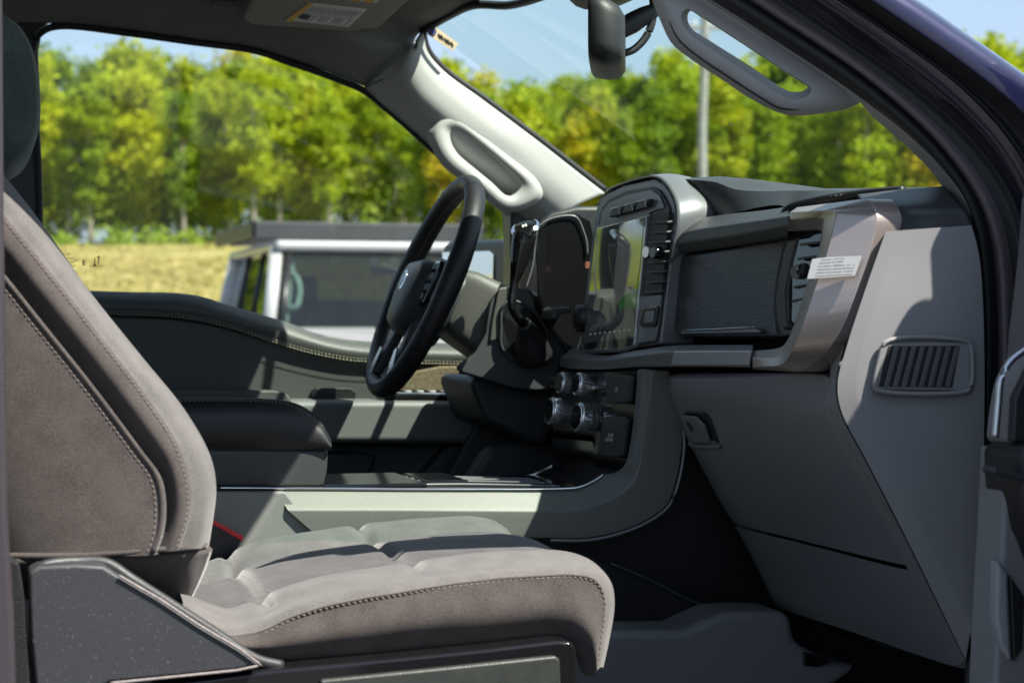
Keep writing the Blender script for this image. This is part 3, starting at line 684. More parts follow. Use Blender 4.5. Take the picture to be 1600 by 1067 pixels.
# concave middle, pull cup, armrest shelf
slab('armrest_cap', [(150,609),(430,610),(447,614),(458,626),(455,632),(150,632)], .66, .74, M['vinyl'], dp, .004)
slab('pull_cup', [(487,611),(494,606),(548,606),(556,612),(556,624),(487,624)], .715, .74, M['black'], dp, .002)
ar = slab('armrest', [(150,626),(600,626),(735,627),(762,622),(790,604),(812,596),(806,640),(760,688),(748,693),(300,692),(150,690)], .62, .74, mat('armrest_vinyl', (.12,.13,.125), .5, bump=.4, scale=500), dp, .012, 4)
tube('chrome_strip', C([(600,614,.64),(640,615,.64),(735,615,.64),(748,612,.64),(756,604,.645)]), .0022, M['chrome'], dp, 8, 40)
slab('switch_panel', [(600,616),(738,616),(752,611),(760,604),(765,626),(600,628)], .635, .70, M['gloss'], dp, .003)
for i_ in range(5):
    q = P(636+i_*19, 613, .66); box('window_switch', q, (.014,.02,.008), M['satin'], dp, .003)
slab('speaker_grille', [(610,612),(622,596),(650,580),(690,572),(726,572),(715,612)], .70, .738, M['speaker'], dp, .004)
slab('map_pocket', [(380,708),(560,706),(590,712),(570,760),(380,765)], .69, .74, M['dark'], dp, .006)
slab('lower_door_trim', [(700,1000),(650,752),(700,696),(760,690),(800,650),(850,620),(900,620),(900,1000)], .68, .74, M['darkgrey'], dp, .006)
# window glass, lock button and etched marks
sg = new('driver_window', C([(48,470,.765),(800,545,.765),(800,330,.755),(650,205,.74),(500,105,.735),(400,68,.735),(100,30,.735),(45,60,.735)]), [(0,1,2,3,4,5,6,7)], M['sideglass'], T, smooth=False)
tube('lock_button', C([(127,458,.74),(127,448,.74),(127,444,.74)]), [.005,.006,.004], M['rubber'], dp, 10, 8)
gy = .748
for (a, b) in (((148,403),(148,413)),((154,413),(154,403))):
    A, B_ = P(a[0],a[1],gy), P(b[0],b[1],gy)
    tube('etched_mark', [A, B_], .0009, M['ink'], sg, 5, 2)
    V = [B_+Vector((0,0,-.004 if B_.z < A.z else .004)), B_+Vector((.0032,0,0)), B_+Vector((-.0032,0,0))]; new('etched_mark', V, [(0,1,2)], M['ink'], sg)
tube('etched_mark', C([(140,416,gy),(160,416,gy)]), .0005, M['ink'], sg, 4, 2)
textmesh('etched_mark', 'E', P(131,411,gy), (1,0,0), (0,0,1), .012, M['ink'], sg, bold=.03)
for r_, (tx, x_, y_) in enumerate((('43R-001', 102, 398), ('AS2 M47', 104, 404), ('DOT 27', 106, 410), ('LAMI', 112, 416), ('E11', 120, 407))):
    textmesh('etched_mark', tx, P(x_, y_, gy), (1,0,0), (0,0,1), .0062, M['ink'], sg)
# front quarter divider behind the wheel
tube('window_divider', C([(793,325,.74),(797,400,.74),(803,470,.745),(806,545,.75)]), .010, M['black'], T, 8, 12)

# exterior mirror on the driver door, seen through its window
ml_ = lambda u_, v_: P(u_, v_, 1.22-(u_-690)/85*.24)
em = plate('exterior_mirror', [ml_(690,384),ml_(700,377),ml_(778,374),ml_(790,380),ml_(794,400),ml_(792,470),ml_(784,520),ml_(690,522),ml_(684,500)], (.09,.02,0), M['black'], T, .012, 4)
plate('mirror_glass', [q+Vector((-.004,0,0)) for q in (ml_(694,394),ml_(768,392),ml_(774,398),ml_(773,452),ml_(768,472),ml_(694,474))], (.006,0,0), M['mirrorglass'], em, .001)
box('mirror_arm', (P(800,520,1.0)+Vector((.02,-.08,-.03))), (.08,.30,.05), M['black'], em, .015)
# ---- steering wheel
wc = P(663, 447, .42); tl = math.radians(23.2); ax = Vector((-math.cos(tl), 0, math.sin(tl))); upw = Vector((math.sin(tl), 0, math.cos(tl))); yw = Vector((0, 1, 0))
def wp(y, u_, n=0): return wc+yw*y+upw*u_+ax*n
RR = .176
ring = [wp(RR*math.cos(a), RR*math.sin(a)) for a in [2*math.pi*i/96 for i in range(96)]]
sw = empty('x'); bpy.data.objects.remove(sw)
V, Fc = [], []; n = 16
for i in range(96):
    a = 2*math.pi*i/96; rd = yw*math.cos(a)+upw*math.sin(a)
    thk = 1+.10*math.exp(-((math.sin(a)-.1)/.35)**2)
    for k in range(n):
        b = 2*math.pi*k/n; V.append(wc+rd*(RR+math.cos(b)*.0145*thk)+ax*(math.sin(b)*.0165*thk))
Fc = [(i*n+k, i*n+(k+1) % n, ((i+1) % 96)*n+(k+1) % n, ((i+1) % 96)*n+k) for i in range(96) for k in range(n)]
sw = new('steering_wheel', V, Fc, M['leather'], T)
for a in (62, 118, 205, 335, -62, -118):    # leather section seams around the rim
    a = math.radians(a); rd = yw*math.cos(a)+upw*math.sin(a)
    tube('rim_seam', [wc+rd*(RR+math.cos(b)*.0168)+ax*(math.sin(b)*.0198) for b in [2*math.pi*k/16 for k in range(16)]], .0006, M['black'], sw, 5, 24, closed=True)
stitch('rim_stitching', [wp((RR-.0158)*math.cos(a), (RR-.0158)*math.sin(a)) for a in [2*math.pi*i/80 for i in range(81)]], M['threaddark'], sw, .006, .003, .0007)
# hub / airbag
hub = [(-.068,.018),(-.055,.034),(0,.040),(.055,.034),(.068,.018),(.064,-.04),(.04,-.078),(0,-.086),(-.04,-.078),(-.064,-.04)]
hb = spline([wp(y,u_,0) for y,u_ in hub], 60, closed=True); cen = wp(0,-.02,0)
rg = [[cen+(q-cen)*1.0+ax*-.045 for q in hb], [q+ax*-.005 for q in hb], [cen+(q-cen)*.96+ax*.018 for q in hb], [cen+(q-cen)*.80+ax*.030 for q in hb], [cen+(q-cen)*.4+ax*.034 for q in hb]]
hbo = ringloft('hub', rg, M['darkgrey'], sw, cap=True)
lathe('hub_badge', wp(.006,-.004,.0325), ax, [(0,.017),(.002,.017),(.003,.014)], M['chrome'], sw, 28)
lathe('badge_face', wp(.006,-.004,.0355), ax, [(0,.0135),(.0006,.0130)], mat('badge_grey_blue', (.12,.17,.22), .3), sw, 28)
for s in (-1, 1):
    plate('spoke', [wp(s*.055,.045,-.012), wp(s*.165,.030,-.006), wp(s*.172,-.015,-.006), wp(s*.15,-.035,-.008), wp(s*.055,-.03,-.012)], ax*.018, M['darkgrey'], sw, .006)
    pod = plate('button_pod', [wp(s*.078,.036,.004), wp(s*.120,.034,.006), wp(s*.128,.01,.006), wp(s*.118,-.034,.006), wp(s*.078,-.040,.004)], ax*.010, M['gloss'], sw, .003)
    for (y_, u_) in ((.09,.024),(.108,.024),(.09,.008),(.108,.008),(.09,-.010),(.106,-.010),(.092,-.026)):
        plate('button', [wp(s*y_-.006,u_-.005,.014), wp(s*y_+.006,u_-.005,.014), wp(s*y_+.006,u_+.005,.014), wp(s*y_-.006,u_+.005,.014)], ax*.0025, M['darkgrey'], sw, .001)
    plate('button_divider', [wp(s*.078,-.0005,.0145), wp(s*.122,-.0005,.0145), wp(s*.122,.0015,.0145), wp(s*.078,.0015,.0145)], ax*.0012, M['chrome'], sw)
    plate('lower_spoke', [wp(s*.03,-.06,-.01), wp(s*.055,-.045,-.01), wp(s*.085,-.145,-.004), wp(s*.06,-.165,-.004)], ax*.016, M['darkgrey'], sw, .005)
    plate('spoke_bezel', [wp(s*.050,-.115,.0125), wp(s*.066,-.110,.0125), wp(s*.084,-.146,.011), wp(s*.062,-.160,.011)], ax*.003, M['satinchrome'], sw, .0015)
# steering column shroud
col = []
for (n_, ry_, ru, du) in ((-.035,.055,.045,-.0),(-.06,.066,.056,-.006),(-.12,.068,.062,-.012),(-.175,.062,.06,-.014),(-.20,.05,.05,-.014)):
    col.append([wp(ry_*math.copysign(abs(math.cos(a))**.32, math.cos(a)), ru*math.copysign(abs(math.sin(a))**.32, math.sin(a))+du, n_) for a in [2*math.pi*i/40 for i in range(40)]])
ringloft('steering_column', col, mat('column_shroud', (.065,.067,.058), .5, bump=.4, scale=600), T, cap=True)
tube('turn_signal_stalk', [wp(.05,.01,-.09), wp(.12,.02,-.08), wp(.19,.03,-.075)], [.006,.008,.011], M['black'], T, 10, 12)
# gear lever
gl = tube('gear_lever', C([(819,506,.275),(806,492,.265),(800,478,.26),(802,455,.26),(805,436,.26),(808,424,.26),(813,400,.26),(818,378,.26),(821,364,.26)]), [.0078,.0075,.0072,.007,.0068,.0075,.0115,.0145,.0168,.0185,.0175], M['gloss'], T, 18, 60)
kc = P(821, 357, .26); kax = Vector((-.42,-.46,.78)).normalized()
lathe('knob_ring', kc-kax*.004, kax, [(0,.020),(.003,.0225),(.006,.0222),(.009,.019),(.0075,.016)], M['chrome'], gl, 36)
lathe('knob_cap', kc-kax*.004, kax, [(.004,.0165),(.0078,.0163),(.0085,.015),(.0088,.002)], M['gloss'], gl, 36)
kr = Vector((0.9,-.35,.28)); kr = (kr-kax*kr.dot(kax)).normalized()
textmesh('knob_letter', 'M', kc+kax*.0052, kr, kax.cross(kr), .010, M['white'], gl, bold=.03)
slab('gear_lever_opening', [(785,480),(783,510),(784,542),(796,557),(819,571),(838,574),(851,561),(857,536),(854,517),(838,491),(815,474),(797,470)], .322, .33, M['gloss'], T, .003, 3, curve=50)
tube('opening_ring', spline(C([(785,480,.321),(783,510,.321),(784,542,.321),(796,557,.321),(819,571,.321),(838,574,.321),(851,561,.321),(857,536,.321),(854,517,.321),(838,491,.321),(815,474,.321),(797,470,.321)]), 60, closed=True), .0022, M['darkgrey'], T, 8, 60, closed=True)
tube('gear_lever_gaiter', C([(834,556,.315),(830,540,.305),(824,520,.29),(819,505,.276)]), [.030,.026,.018,.011], M['leather'], T, 16, 16)

# ---- dashboard core and skins
core = [(.99,.02),(1.0,-.1),(1.06,-.3),(1.10,-.40),(1.62,-.55),(1.62,-.10),(1.25,.13),(1.08,.165),(1.0,.14)]
dash = plate('dashboard', [Vector((x, -.68, Z(z))) for x, z in core], (0, 1.38, 0), M['black'], T, .006)
T0 = C([(1060,279,-.06),(1082,281,-.12),(1115,284,-.15),(1150,296,-.2),(1250,298,-.36),(1350,297,-.5),(1412,295,-.58),(1475,292,-.66)])
Tf = [q+Vector((.30,0,-.02)) for q in T0]
T1 = C([(1085,336,-.10),(1116,338,-.15),(1135,335,-.2),(1219,321,-.36),(1234,327,-.38),(1272,316,-.44),(1350,304,-.54),(1412,299,-.6),(1475,294,-.66)])
Tm = [a.lerp(b, .5)+Vector((-.008,-.004,.006)) for a, b in zip(spline(T0, 9), spline(T1, 9))]
dts = loft('dash_top_skin', [Tf, [q+Vector((.06,0,.004)) for q in T0], T0, T1, [q+Vector((.06,0,-.01)) for q in T1]], M['softpad'], dash, 60, 3, sm=False)
bev(dts, .006, 3, 20)
slab('dash_top_far', [(845,345),(925,318),(1060,292),(1075,330),(1075,420),(845,420)], .70, -.10, M['softpad'], dash, .01) if False else None
box('dash_top_shelf', (1.24, .28, Z(.125)), (.44, .78, .06), M['softpad'], dash, .02)
# padded ledge over the upper glove box
a0 = CX([(1054,372,.925),(1062,357,.94),(1078,346,.945),(1125,336,.945),(1180,330,.945),(1232,323,.945)])
a1 = CX([(1055,376,.905),(1066,366,.905),(1090,359,.905),(1130,353,.905),(1180,346,.905),(1232,338,.905)])
a2 = CX([(1057,384,.903),(1066,380,.903),(1090,376,.903),(1130,371,.903),(1180,362,.903),(1232,352,.903)])
a3 = CX([(1060,396,.91),(1068,395,.91),(1092,392,.91),(1130,387,.91),(1180,379,.91),(1230,370,.91)])
a4 = [q+Vector((.04,0,.002)) for q in a3]
pl_ = loft('padded_ledge', [[q+Vector((.04,0,0)) for q in a0], a0, a1, a2, a3, a4], M['softpad'], dash, 50, 3, sm=False)
bev(pl_, .004, 3, 20)
stitch('ledge_stitching', CX([(1219,336,.925),(1224,330,.93),(1234,322,.935),(1250,316,.94),(1272,311,.95),(1310,306,.965),(1350,301,.985)]), mat('dark_thread', (.1,.1,.1), .8), dash, .007, .005, .0012)
# piping roll that rises toward the windshield
tube('leather_roll', CX([(1222,352,.925),(1224,338,.928),(1234,326,.932),(1272,315,.95),(1350,303,.985),(1412,298,1.01)]), .0055, M['leather'], dash, 10, 40)
# dark outer end of the dash top
loft('dash_end_skin', [C([(1340,304,-.58),(1400,297,-.62),(1475,291,-.68)]), C([(1352,318,-.65),(1420,318,-.70),(1500,320,-.715)]), C([(1366,338,-.68),(1430,338,-.715),(1512,335,-.722)]), C([(1368,364,-.69),(1410,360,-.722),(1519,352,-.726)])], M['softpad'], dash, 30, 8, t=.004)
# upper glove box door (brushed)
gx = lambda u_: .915+.015*(u_-1050)/180
ug = plate('upper_glove_box', CX([(1062,398,.915),(1100,394,.915),(1145,386,.92),(1190,377,.925),(1227,371,.93),(1222,400,.93),(1213,440,.928),(1210,480,.925),(1213,510,.922),(1218,527,.92),(1140,527,.91),(1062,527,.905),(1052,515,.905),(1046,490,.905),(1046,460,.907),(1051,425,.91)]), (.03,0,0), M['brushed'], T, .005, 4)
plate('opening_slot', CX([(1064,519,.9),(1068,515,.9),(1176,511,.912),(1188,517,.912),(1186,520,.912),(1064,522,.9)]), (.006,0,0), M['satin'], ug, .001)
tube('slot_highlight', CX([(1066,516,.898),(1120,514,.903),(1178,511,.909)]), .0011, M['satinchrome'], ug, 6, 10)
# dark filler panel under
plate('dash_mid_panel', CX([(1040,520,.925),(1215,524,.94),(1235,500,.95),(1270,420,.95),(1300,350,.96),(1228,350,.95),(1050,400,.935)]), (.04,0,0), M['dark'], dash, .003)
# right hand air vent
def vent(name, outline, x0, rows, knob, par):
    v = plate(name, CX(outline), (.03,0,0), M['black'], par, .003)
    return v
rv = plate('air_vent', CX([(1232,372,.925),(1286,361,.93),(1290,364,.93),(1284,392,.93),(1266,446,.925),(1250,498,.92),(1234,524,.915),(1220,526,.915),(1214,500,.915),(1212,470,.917),(1217,430,.92),(1224,395,.925)]), (.012,0,0), M['darkgrey'], T, .003)
plate('vent_recess', CX([(1250,371,.924),(1284,365,.926),(1280,392,.924),(1264,440,.920),(1250,490,.916),(1240,505,.915),(1233,492,.915),(1233,455,.916),(1240,410,.920)]), (.002,0,0), M['gloss'], rv)
for i_ in range(6):
    v_ = 381+i_*22; L_ = 1249-i_*3.2; R_ = 1283-i_*6.8
    plate('vent_slat', CX([(L_,v_,.915),(R_,v_-4,.917),(R_,v_-1,.917),(L_,v_+4,.915)]), (.012,0,.002), M['darkgrey'], rv, .0008)
plate('vent_side_pad', CX([(1229,373,.920),(1246,369,.922),(1236,410,.918),(1229,455,.913),(1230,500,.911),(1236,514,.911),(1222,516,.911),(1215,480,.912),(1217,430,.914)]), (.012,0,0), M['leather'], rv, .004)
lathe('vent_knob', PX(1246,425,.905), (-1,-.55,.05), [(-.012,.008),(0,.0085),(.003,.0078)], M['satinchrome'], rv, 18)
lathe('vent_knob', PX(1254,422,.905), (-.2,-1,.0), [(0,.0075),(.010,.0075),(.012,.006)], M['gloss'], rv, 18)
# ---- satin trim: bar and loop
def loftp(name, curves, mat, parent, per=6, t=0):
    rows = []
    for i in range(len(curves[0])-1):
        for q in range(per): rows.append([c[i].lerp(c[i+1], q/per) for c in curves])
    rows.append([c[-1] for c in curves]); m = len(curves)
    V = [p for r_ in rows for p in r_]; Fc = [(i*m+j, (i+1)*m+j, (i+1)*m+j+1, i*m+j+1) for i in range(len(rows)-1) for j in range(m-1)]
    return new(name, V, Fc, mat, parent)
def lp_(uv, X0, X1): return [PX(u_, v_, X0+(X1-X0)*k/(len(uv)-1)) for k, (u_, v_) in enumerate(uv)]
R1 = lp_([(1229,361),(1275,359),(1286,362),(1279,392),(1260,446),(1245,496),(1231,533),(1218,545),(1176,548)], .918, .884)
R2 = lp_([(1229,344),(1276,341),(1289,342),(1283,391),(1263,446),(1249,496),(1235,537),(1222,558),(1176,560)], .906, .873)
R3 = [PX(1234,332,.908), P(1290,329,-.655), P(1308,330,-.700), P(1292,397,-.703), P(1272,453,-.703), P(1253,512,-.695), P(1236,552,-.66), PX(1222,572,.872), PX(1176,574,.874)]
R4 = [PX(1246,324,.925), P(1358,310,-.712), P(1373,338,-.726), P(1361,388,-.726), P(1343,440,-.726), P(1323,498,-.724), P(1297,545,-.715), P(1258,582,-.655), PX(1176,577,.892)]
def rc(c):                                # round the corners a little: each inner corner becomes two points
    o = [c[0]]
    for k in range(1, len(c)-1):
        a, b = c[k-1]-c[k], c[k+1]-c[k]; rr = .010 if k in (1, 2) else .035
        a = a.normalized()*min(rr, a.length*.46); b = b.normalized()*min(rr, b.length*.46)
        for t in (0, .25, .5, .75, 1): o.append(c[k]+a*(1-t)**2+b*t*t)
    return o+[c[-1]]
loop = loftp('satin_dash_loop', [rc(c_x) for c_x in ([q+Vector((.035,0,0)) for q in R1], R1, R2, R3, R4, [q+Vector((.03,.004,0)) for q in R4])], M['bronze'], T, 3)
bev(loop, .0028, 3, 17)
# label on the loop
pf = onto([P(1352,399,-.7275), P(1341,433,-.7275), P(1286,404,-.7105)])
n_ = pf.n*.002
def lw(u_, v_, k=1): return pf(u_, v_)+Vector((-.006,-.004,0))*k
lab = plate('airbag_label', [lw(1275,405),lw(1300,402),lw(1351,400),lw(1350,406),lw(1341,431),(lw(1300,434)),lw(1267,436)], (.001,.001,0), M['labelclear'], loop, label='silver foil notice label with grey print')
for r_ in range(6):
    a, b = (1290-r_*1.5, 406+r_*5), (1326-r_*1.2 if r_ < 2 else 1345-r_*1.3, 403+r_*5)
    p, q = lw(*a, 1.25), lw(*b, 1.25)
    pts_ = spline([p, q], 24); V, Fc = [], []
    for i_ in range(0, 23):
        if random.random() < .82:
            k = len(V); V += [pts_[i_], pts_[i_]+(pts_[i_+1]-pts_[i_])*.85, pts_[i_]+(pts_[i_+1]-pts_[i_])*.85+Vector((0,0,-.0015)), pts_[i_]+Vector((0,0,-.0015))]; Fc.append((k,k+1,k+2,k+3))
    new('label_print', V, Fc, M['greyink'], loop)
bar_t = CX([(880,556,.868),(892,545,.872),(915,552,.87),(944,556,.87),(990,548,.872),(1047,540,.88),(1110,539,.885),(1176,539,.89)])
bar_m = CX([(876,560,.855),(890,558,.853),(915,562,.853),(944,563,.853),(990,556,.857),(1047,549,.863),(1110,548,.87),(1176,548,.876)])
bar_b = CX([(875,573,.86),(890,576,.857),(915,577,.857),(944,577,.857),(990,574,.86),(1047,573,.866),(1110,573,.872),(1172,574,.878)])
bar = loft('satin_dash_bar', [[q+Vector((.05,0,.0)) for q in bar_t], bar_t, bar_m, bar_b, [q+Vector((.06,0,0)) for q in bar_b]], M['satin'], T, 70, 4, sm=False)
bev(bar, .0015, 2, 20)
plate('bar_insert', CX([(1052,549,.861),(1112,548,.867),(1172,548,.873),(1168,571,.874),(1110,571,.868),(1048,571,.862)]), (.004,0,0), mat('satin_silver_insert', (.46,.48,.50), .35, metal=.6), bar, .0015)

# ---- screen pod
XT, XB = .905, .884
def px(u_, v_, dx=0):                    # plane of the pod face, leaning back at the top
    return PX(u_, v_, XB+(XT-XB)*(545-v_)/(545-330)+dx)
po = [(905,545),(911,500),(918,440),(924,380),(929,344),(932,322),(944,304),(975,289),(1022,279),(1036,286),(1046,298),(1054,316),(1056,336),(1050,380),(1043,430),(1037,484),(1030,538),(985,546),(940,552)]
pod = plate('screen_pod', [px(u_,v_) for u_,v_ in po], (.05,0,0), M['satin'], T, .004)
# pod hood: side wall running forward
h0 = [px(u_,v_,-.001) for u_,v_ in [(931,322),(944,303),(975,288),(1022,278),(1036,285),(1046,298),(1055,318),(1057,340),(1051,380),(1046,410)]]
h1 = C([(960,318,.12),(985,304,.10),(1015,290,.06),(1072,279,-.05),(1084,284,-.08),(1098,300,-.12),(1114,322,-.145),(1117,336,-.15),(1100,352,-.155),(1080,380,-.155)])
loft('pod_hood', [h0, [a.lerp(b,.5)+Vector((0,-.002,.003)) for a, b in zip(h0,h1)], h1], M['satin'], pod, 60, 5, t=.003, off=1)
tube('pod_hood_edge', h1, .0013, M['satinchrome'], pod, 6, 60)
plate('pod_face', [px(u_,v_,-.003) for u_,v_ in [(912,545),(918,500),(925,440),(931,380),(935,345),(940,326),(950,313),(978,299),(1018,292),(1028,296),(1036,306),(1045,325),(1047,345),(1041,390),(1035,440),(1029,490),(1022,535),(985,541),(950,548)]], (.002,0,0), M['dark'], pod)
plate('pod_upper_band', [px(u_,v_,-.0055) for u_,v_ in [(937,352),(940,332),(950,318),(978,305),(1016,297),(1030,305),(1038,325),(1020,330),(1009,336)]], (.002,0,0), M['satin'], pod, .001)
sc = plate('touch_screen', [px(u_,v_,-.011) for u_,v_ in [(932,357),(1010,338),(1009,350),(1000,440),(990,540),(975,546),(910,549),(917,480),(924,420)]], (.008,0,0), M['screen'], pod, .0012)
plate('screen_bezel', [px(u_,v_,-.007) for u_,v_ in [(928,354),(1014,333),(1013,350),(1004,440),(994,543),(975,550),(906,553),(913,480),(920,420)]], (.003,0,0), M['satin'], pod, .001)
def ui(pts, m, nm, k=-.0117): return plate(nm, [px(u_,v_,k) for u_,v_ in pts], (.0003,0,0), m, pod)
for i_ in range(9): 
    u_ = 921+i_*7.6; ui([(u_,521-i_*.8),(u_+1.6,520.8-i_*.8),(u_+1.4,523-i_*.8),(u_-.2,523.2-i_*.8)], M['uiicon'], 'screen_icon')
ui([(914,536),(990,527),(988,538),(975,543),(912,546)], M['uidark'], 'screen_dock')
ui([(968,352),(1006,343),(1000,410),(992,470),(955,476),(962,410)], M['uilight'], 'screen_card')
ui([(972,420),(999,415),(992,480),(966,484)], M['uigreen'], 'screen_map')
# top buttons
for i_ in range(3):
    u0 = 951+i_*20.5; v0 = 327-i_*5.6
    plate('pod_button', [px(u0,v0+13,-.014), px(u0+4,v0,-.014), px(u0+22,v0-5,-.014), px(u0+17,v0+8,-.014)], (.008,0,0), M['darkgrey'], pod, .0015)
    tube('button_rim', [px(u0+4,v0,-.0145), px(u0+22,v0-5,-.0145), px(u0+17,v0+8,-.0145)], .0009, M['satinchrome'], pod, 6, 3, sm=False)
# centre vent
cv = plate('air_vent', [px(u_,v_,-.006) for u_,v_ in [(1017,335),(1045,331),(1041,380),(1034,459),(1006,461),(1010,400)]], (.003,0,0), M['rubber'], T)
for i_ in range(8):
    v_ = 347+i_*15.5; du = -i_*1.35
    plate('vent_slat', [px(1016+du,v_,-.012), px(1043+du*1.1,v_-1.5,-.012), px(1043+du*1.1,v_+1.5,-.012), px(1016+du,v_+2.5,-.012)], (.007,0,.001), M['darkgrey'], cv, .0006)
lathe('vent_knob', px(1012,394,-.02), (-1,-.3,0), [(-.010,.007),(0,.0085),(.004,.0075)], M['satinchrome'], cv, 18)
lathe('vent_knob', px(1022,395,-.02), (-1,-.3,0), [(-.010,.0085),(0,.0085),(.003,.007)], M['gloss'], cv, 18)
plate('pod_switch_panel', [px(u_,v_,-.006) for u_,v_ in [(1003,463),(1032,460),(1028,500),(1022,533),(996,537)]], (.004,0,0), M['satin'], pod, .0015)
ig = plate('start_button', [px(u_,v_,-.010) for u_,v_ in [(1003,483),(1006,479),(1025,478),(1027,481),(1023,508),(1020,511),(1001,511),(999,508)]], (.005,0,0), M['gloss'], pod, .002)
plate('start_button_face', [px(u_,v_,-.0115) for u_,v_ in [(1008,487),(1022,486),(1019,504),(1005,505)]], (.002,0,0), M['satin'], pod, .001)
lathe('screen_dial', px(908,497,-.014), (-1,0,0), [(-.010,.021),(0,.021),(.006,.020),(.008,.017)], M['black'], pod, 40, flute=.03)
box('amber_chrome_glow', px(919,414,-.004), (.004,.016,.010), emis('amber_chrome_glow', (1,.4,.2), .15), pod, .001)  # tinted chrome piece, its amber shine given as glow; no lamp

# ---- instrument cluster
ch = plate('cluster_hood', C([(842,346,.30),(862,331,.30),(900,322,.30),(935,322,.30),(960,335,.30),(960,560,.30),(885,550,.30),(862,520,.30),(840,470,.30),(836,400,.30)]), (.10,.28,0), M['dark'], T, .008)
ci = plate('cluster_recess', C([(846,356,.297),(862,340,.297),(900,333,.297),(922,345,.297),(930,380,.297),(925,480,.297),(900,548,.297),(878,532,.297),(856,500,.297),(842,455,.297),(840,390,.297)]), (0.001,.004,0), M['gloss'], ch, .001)
tube('cluster_rim', C([(822,450,.293),(833,412,.293),(836,383,.293),(842,354,.293),(864,341,.293),(896,337.5,.293),(903,342,.293),(912,362,.293),(917,380,.293),(918,398,.293)]), .0014, M['satin'], ch, 8, 60)
slab('headlight_switch', [(862,486),(868,480),(892,480),(894,489),(876,491),(868,500),(861,498)], .24, .30, M['darkgrey'], T, .003)
# lower driver dash
plate('lower_driver_dash', [P(u_,v_,.33) for u_,v_ in [(765,470),(782,448),(812,448),(836,462),(840,485),(862,516),(888,545),(876,568),(870,606),(840,611),(800,607),(765,596),(716,581),(711,574),(742,550),(758,520)]], (.10,.29,0), M['darkgrey'], T, .014, 4)
plate('column_bezel', [P(u_,v_,.325) for u_,v_ in [(778,450),(800,446),(828,452),(836,468),(838,488),(815,500),(790,530),(764,535),(768,500)]], (.01,.03,0), mat('column_bezel', (.065,.067,.058), .5, bump=.3, scale=600), T, .004)
slab('window_corner_trim', [(798,328),(840,328),(845,350),(836,420),(830,470),(796,470)], .69, .74, M['black'], T, .004)
slab('knee_bolster', [(745,585),(830,612),(870,600),(880,640),(850,700),(760,660),(735,600)], .38, .60, M['dark'], T, .02, 4)
slab('tunnel_side_panel', [(735,745),(765,700),(800,690),(870,688),(880,760),(735,760)], .45, .50, M['darkgrey'], T, .01, 4)
slab('kick_panel', [(690,760),(760,640),(830,600),(900,600),(900,900),(690,900)], .60, .63, M['darkgrey'], T, .004)

# ---- climate control panel
cpx = lambda u_, v_, dx=0: PX(u_, v_, .865-.012*(v_-575)/160+dx)
cp = plate('climate_panel', [cpx(u_,v_) for u_,v_ in [(872,578),(1004,578),(1000,640),(991,700),(982,728),(968,738),(935,735),(928,690),(924,684),(862,676),(862,650),(866,600)]], (.06,0,0), M['black'], T, .006)
plate('socket_panel', [cpx(u_,v_,-.003) for u_,v_ in [(945,581),(1000,580),(997,640),(988,700),(979,728),(966,735),(930,733),(925,720),(936,650)]], (.003,0,0), M['gloss'], cp, .001)
kax2 = Vector((-.93, -.10, .16)).normalized()
for (u_, v_, r_, L_) in ((893,601,.0165,.021),(922,603,.0165,.023),(898,648,.0205,.042),(928,656,.0215,.028)):
    c0 = cpx(u_, v_, -.002)
    k_ = lathe('control_knob', c0, kax2, [(-.006,r_*.7),(0,r_*.72),(L_-.017,r_*.74),(L_-.016,r_),(L_-.003,r_*.99),(L_-.001,r_*.95),(L_,r_*.86)], M['knob'], T, 60, flute=.035)
    lathe('knob_face', c0+kax2*L_*.99, kax2, [(0,r_*.80),(.0012,r_*.80)], M['gloss'], k_, 28)
    lathe('knob_base', c0, kax2, [(-.014,r_*1.12),(-.008,r_*1.12),(-.006,r_*1.02)], M['gloss'], k_, 30)
box('toggle_switch', cpx(932,606,-.012), (.02,.03,.006), M['satinchrome'], cp, .002)
box('toggle_switch', cpx(868,592,-.012), (.02,.02,.006), M['darkgrey'], cp, .002)
def sock(pts, txt, c, size):
    s_ = plate('socket_cover', [cpx(u_,v_,-.012) for u_,v_ in pts], (.009,0,0), M['dark'], T, .003, label=None)
    for t_, cc in zip(txt, c):
        a, b = cpx(cc[0]-5, cc[1], -.0132), cpx(cc[0]+5, cc[1], -.0132)
        textmesh('socket_text', t_, cpx(cc[0], cc[1], -.0132), b-a, Vector((.08,0,1)), size, M['white'], s_, bold=.01)
    return s_
sock([(948,588),(951,585),(983,586),(985,589),(980,628),(977,631),(947,629),(945,626)], ['12V'], [(963,609)], .0085)
sock([(941,653),(944,650),(974,651),(977,654),(970,712),(967,716),(936,713),(933,710)], ['AC120V', '400W MAX'], [(954,680),(952,687)], .0068)
# cubby under the knobs
plate('cubby', [cpx(u_,v_,.004) for u_,v_ in [(864,684),(926,690),(928,700),(934,737),(860,733)]], (.07,0,0), M['gloss'], cp)

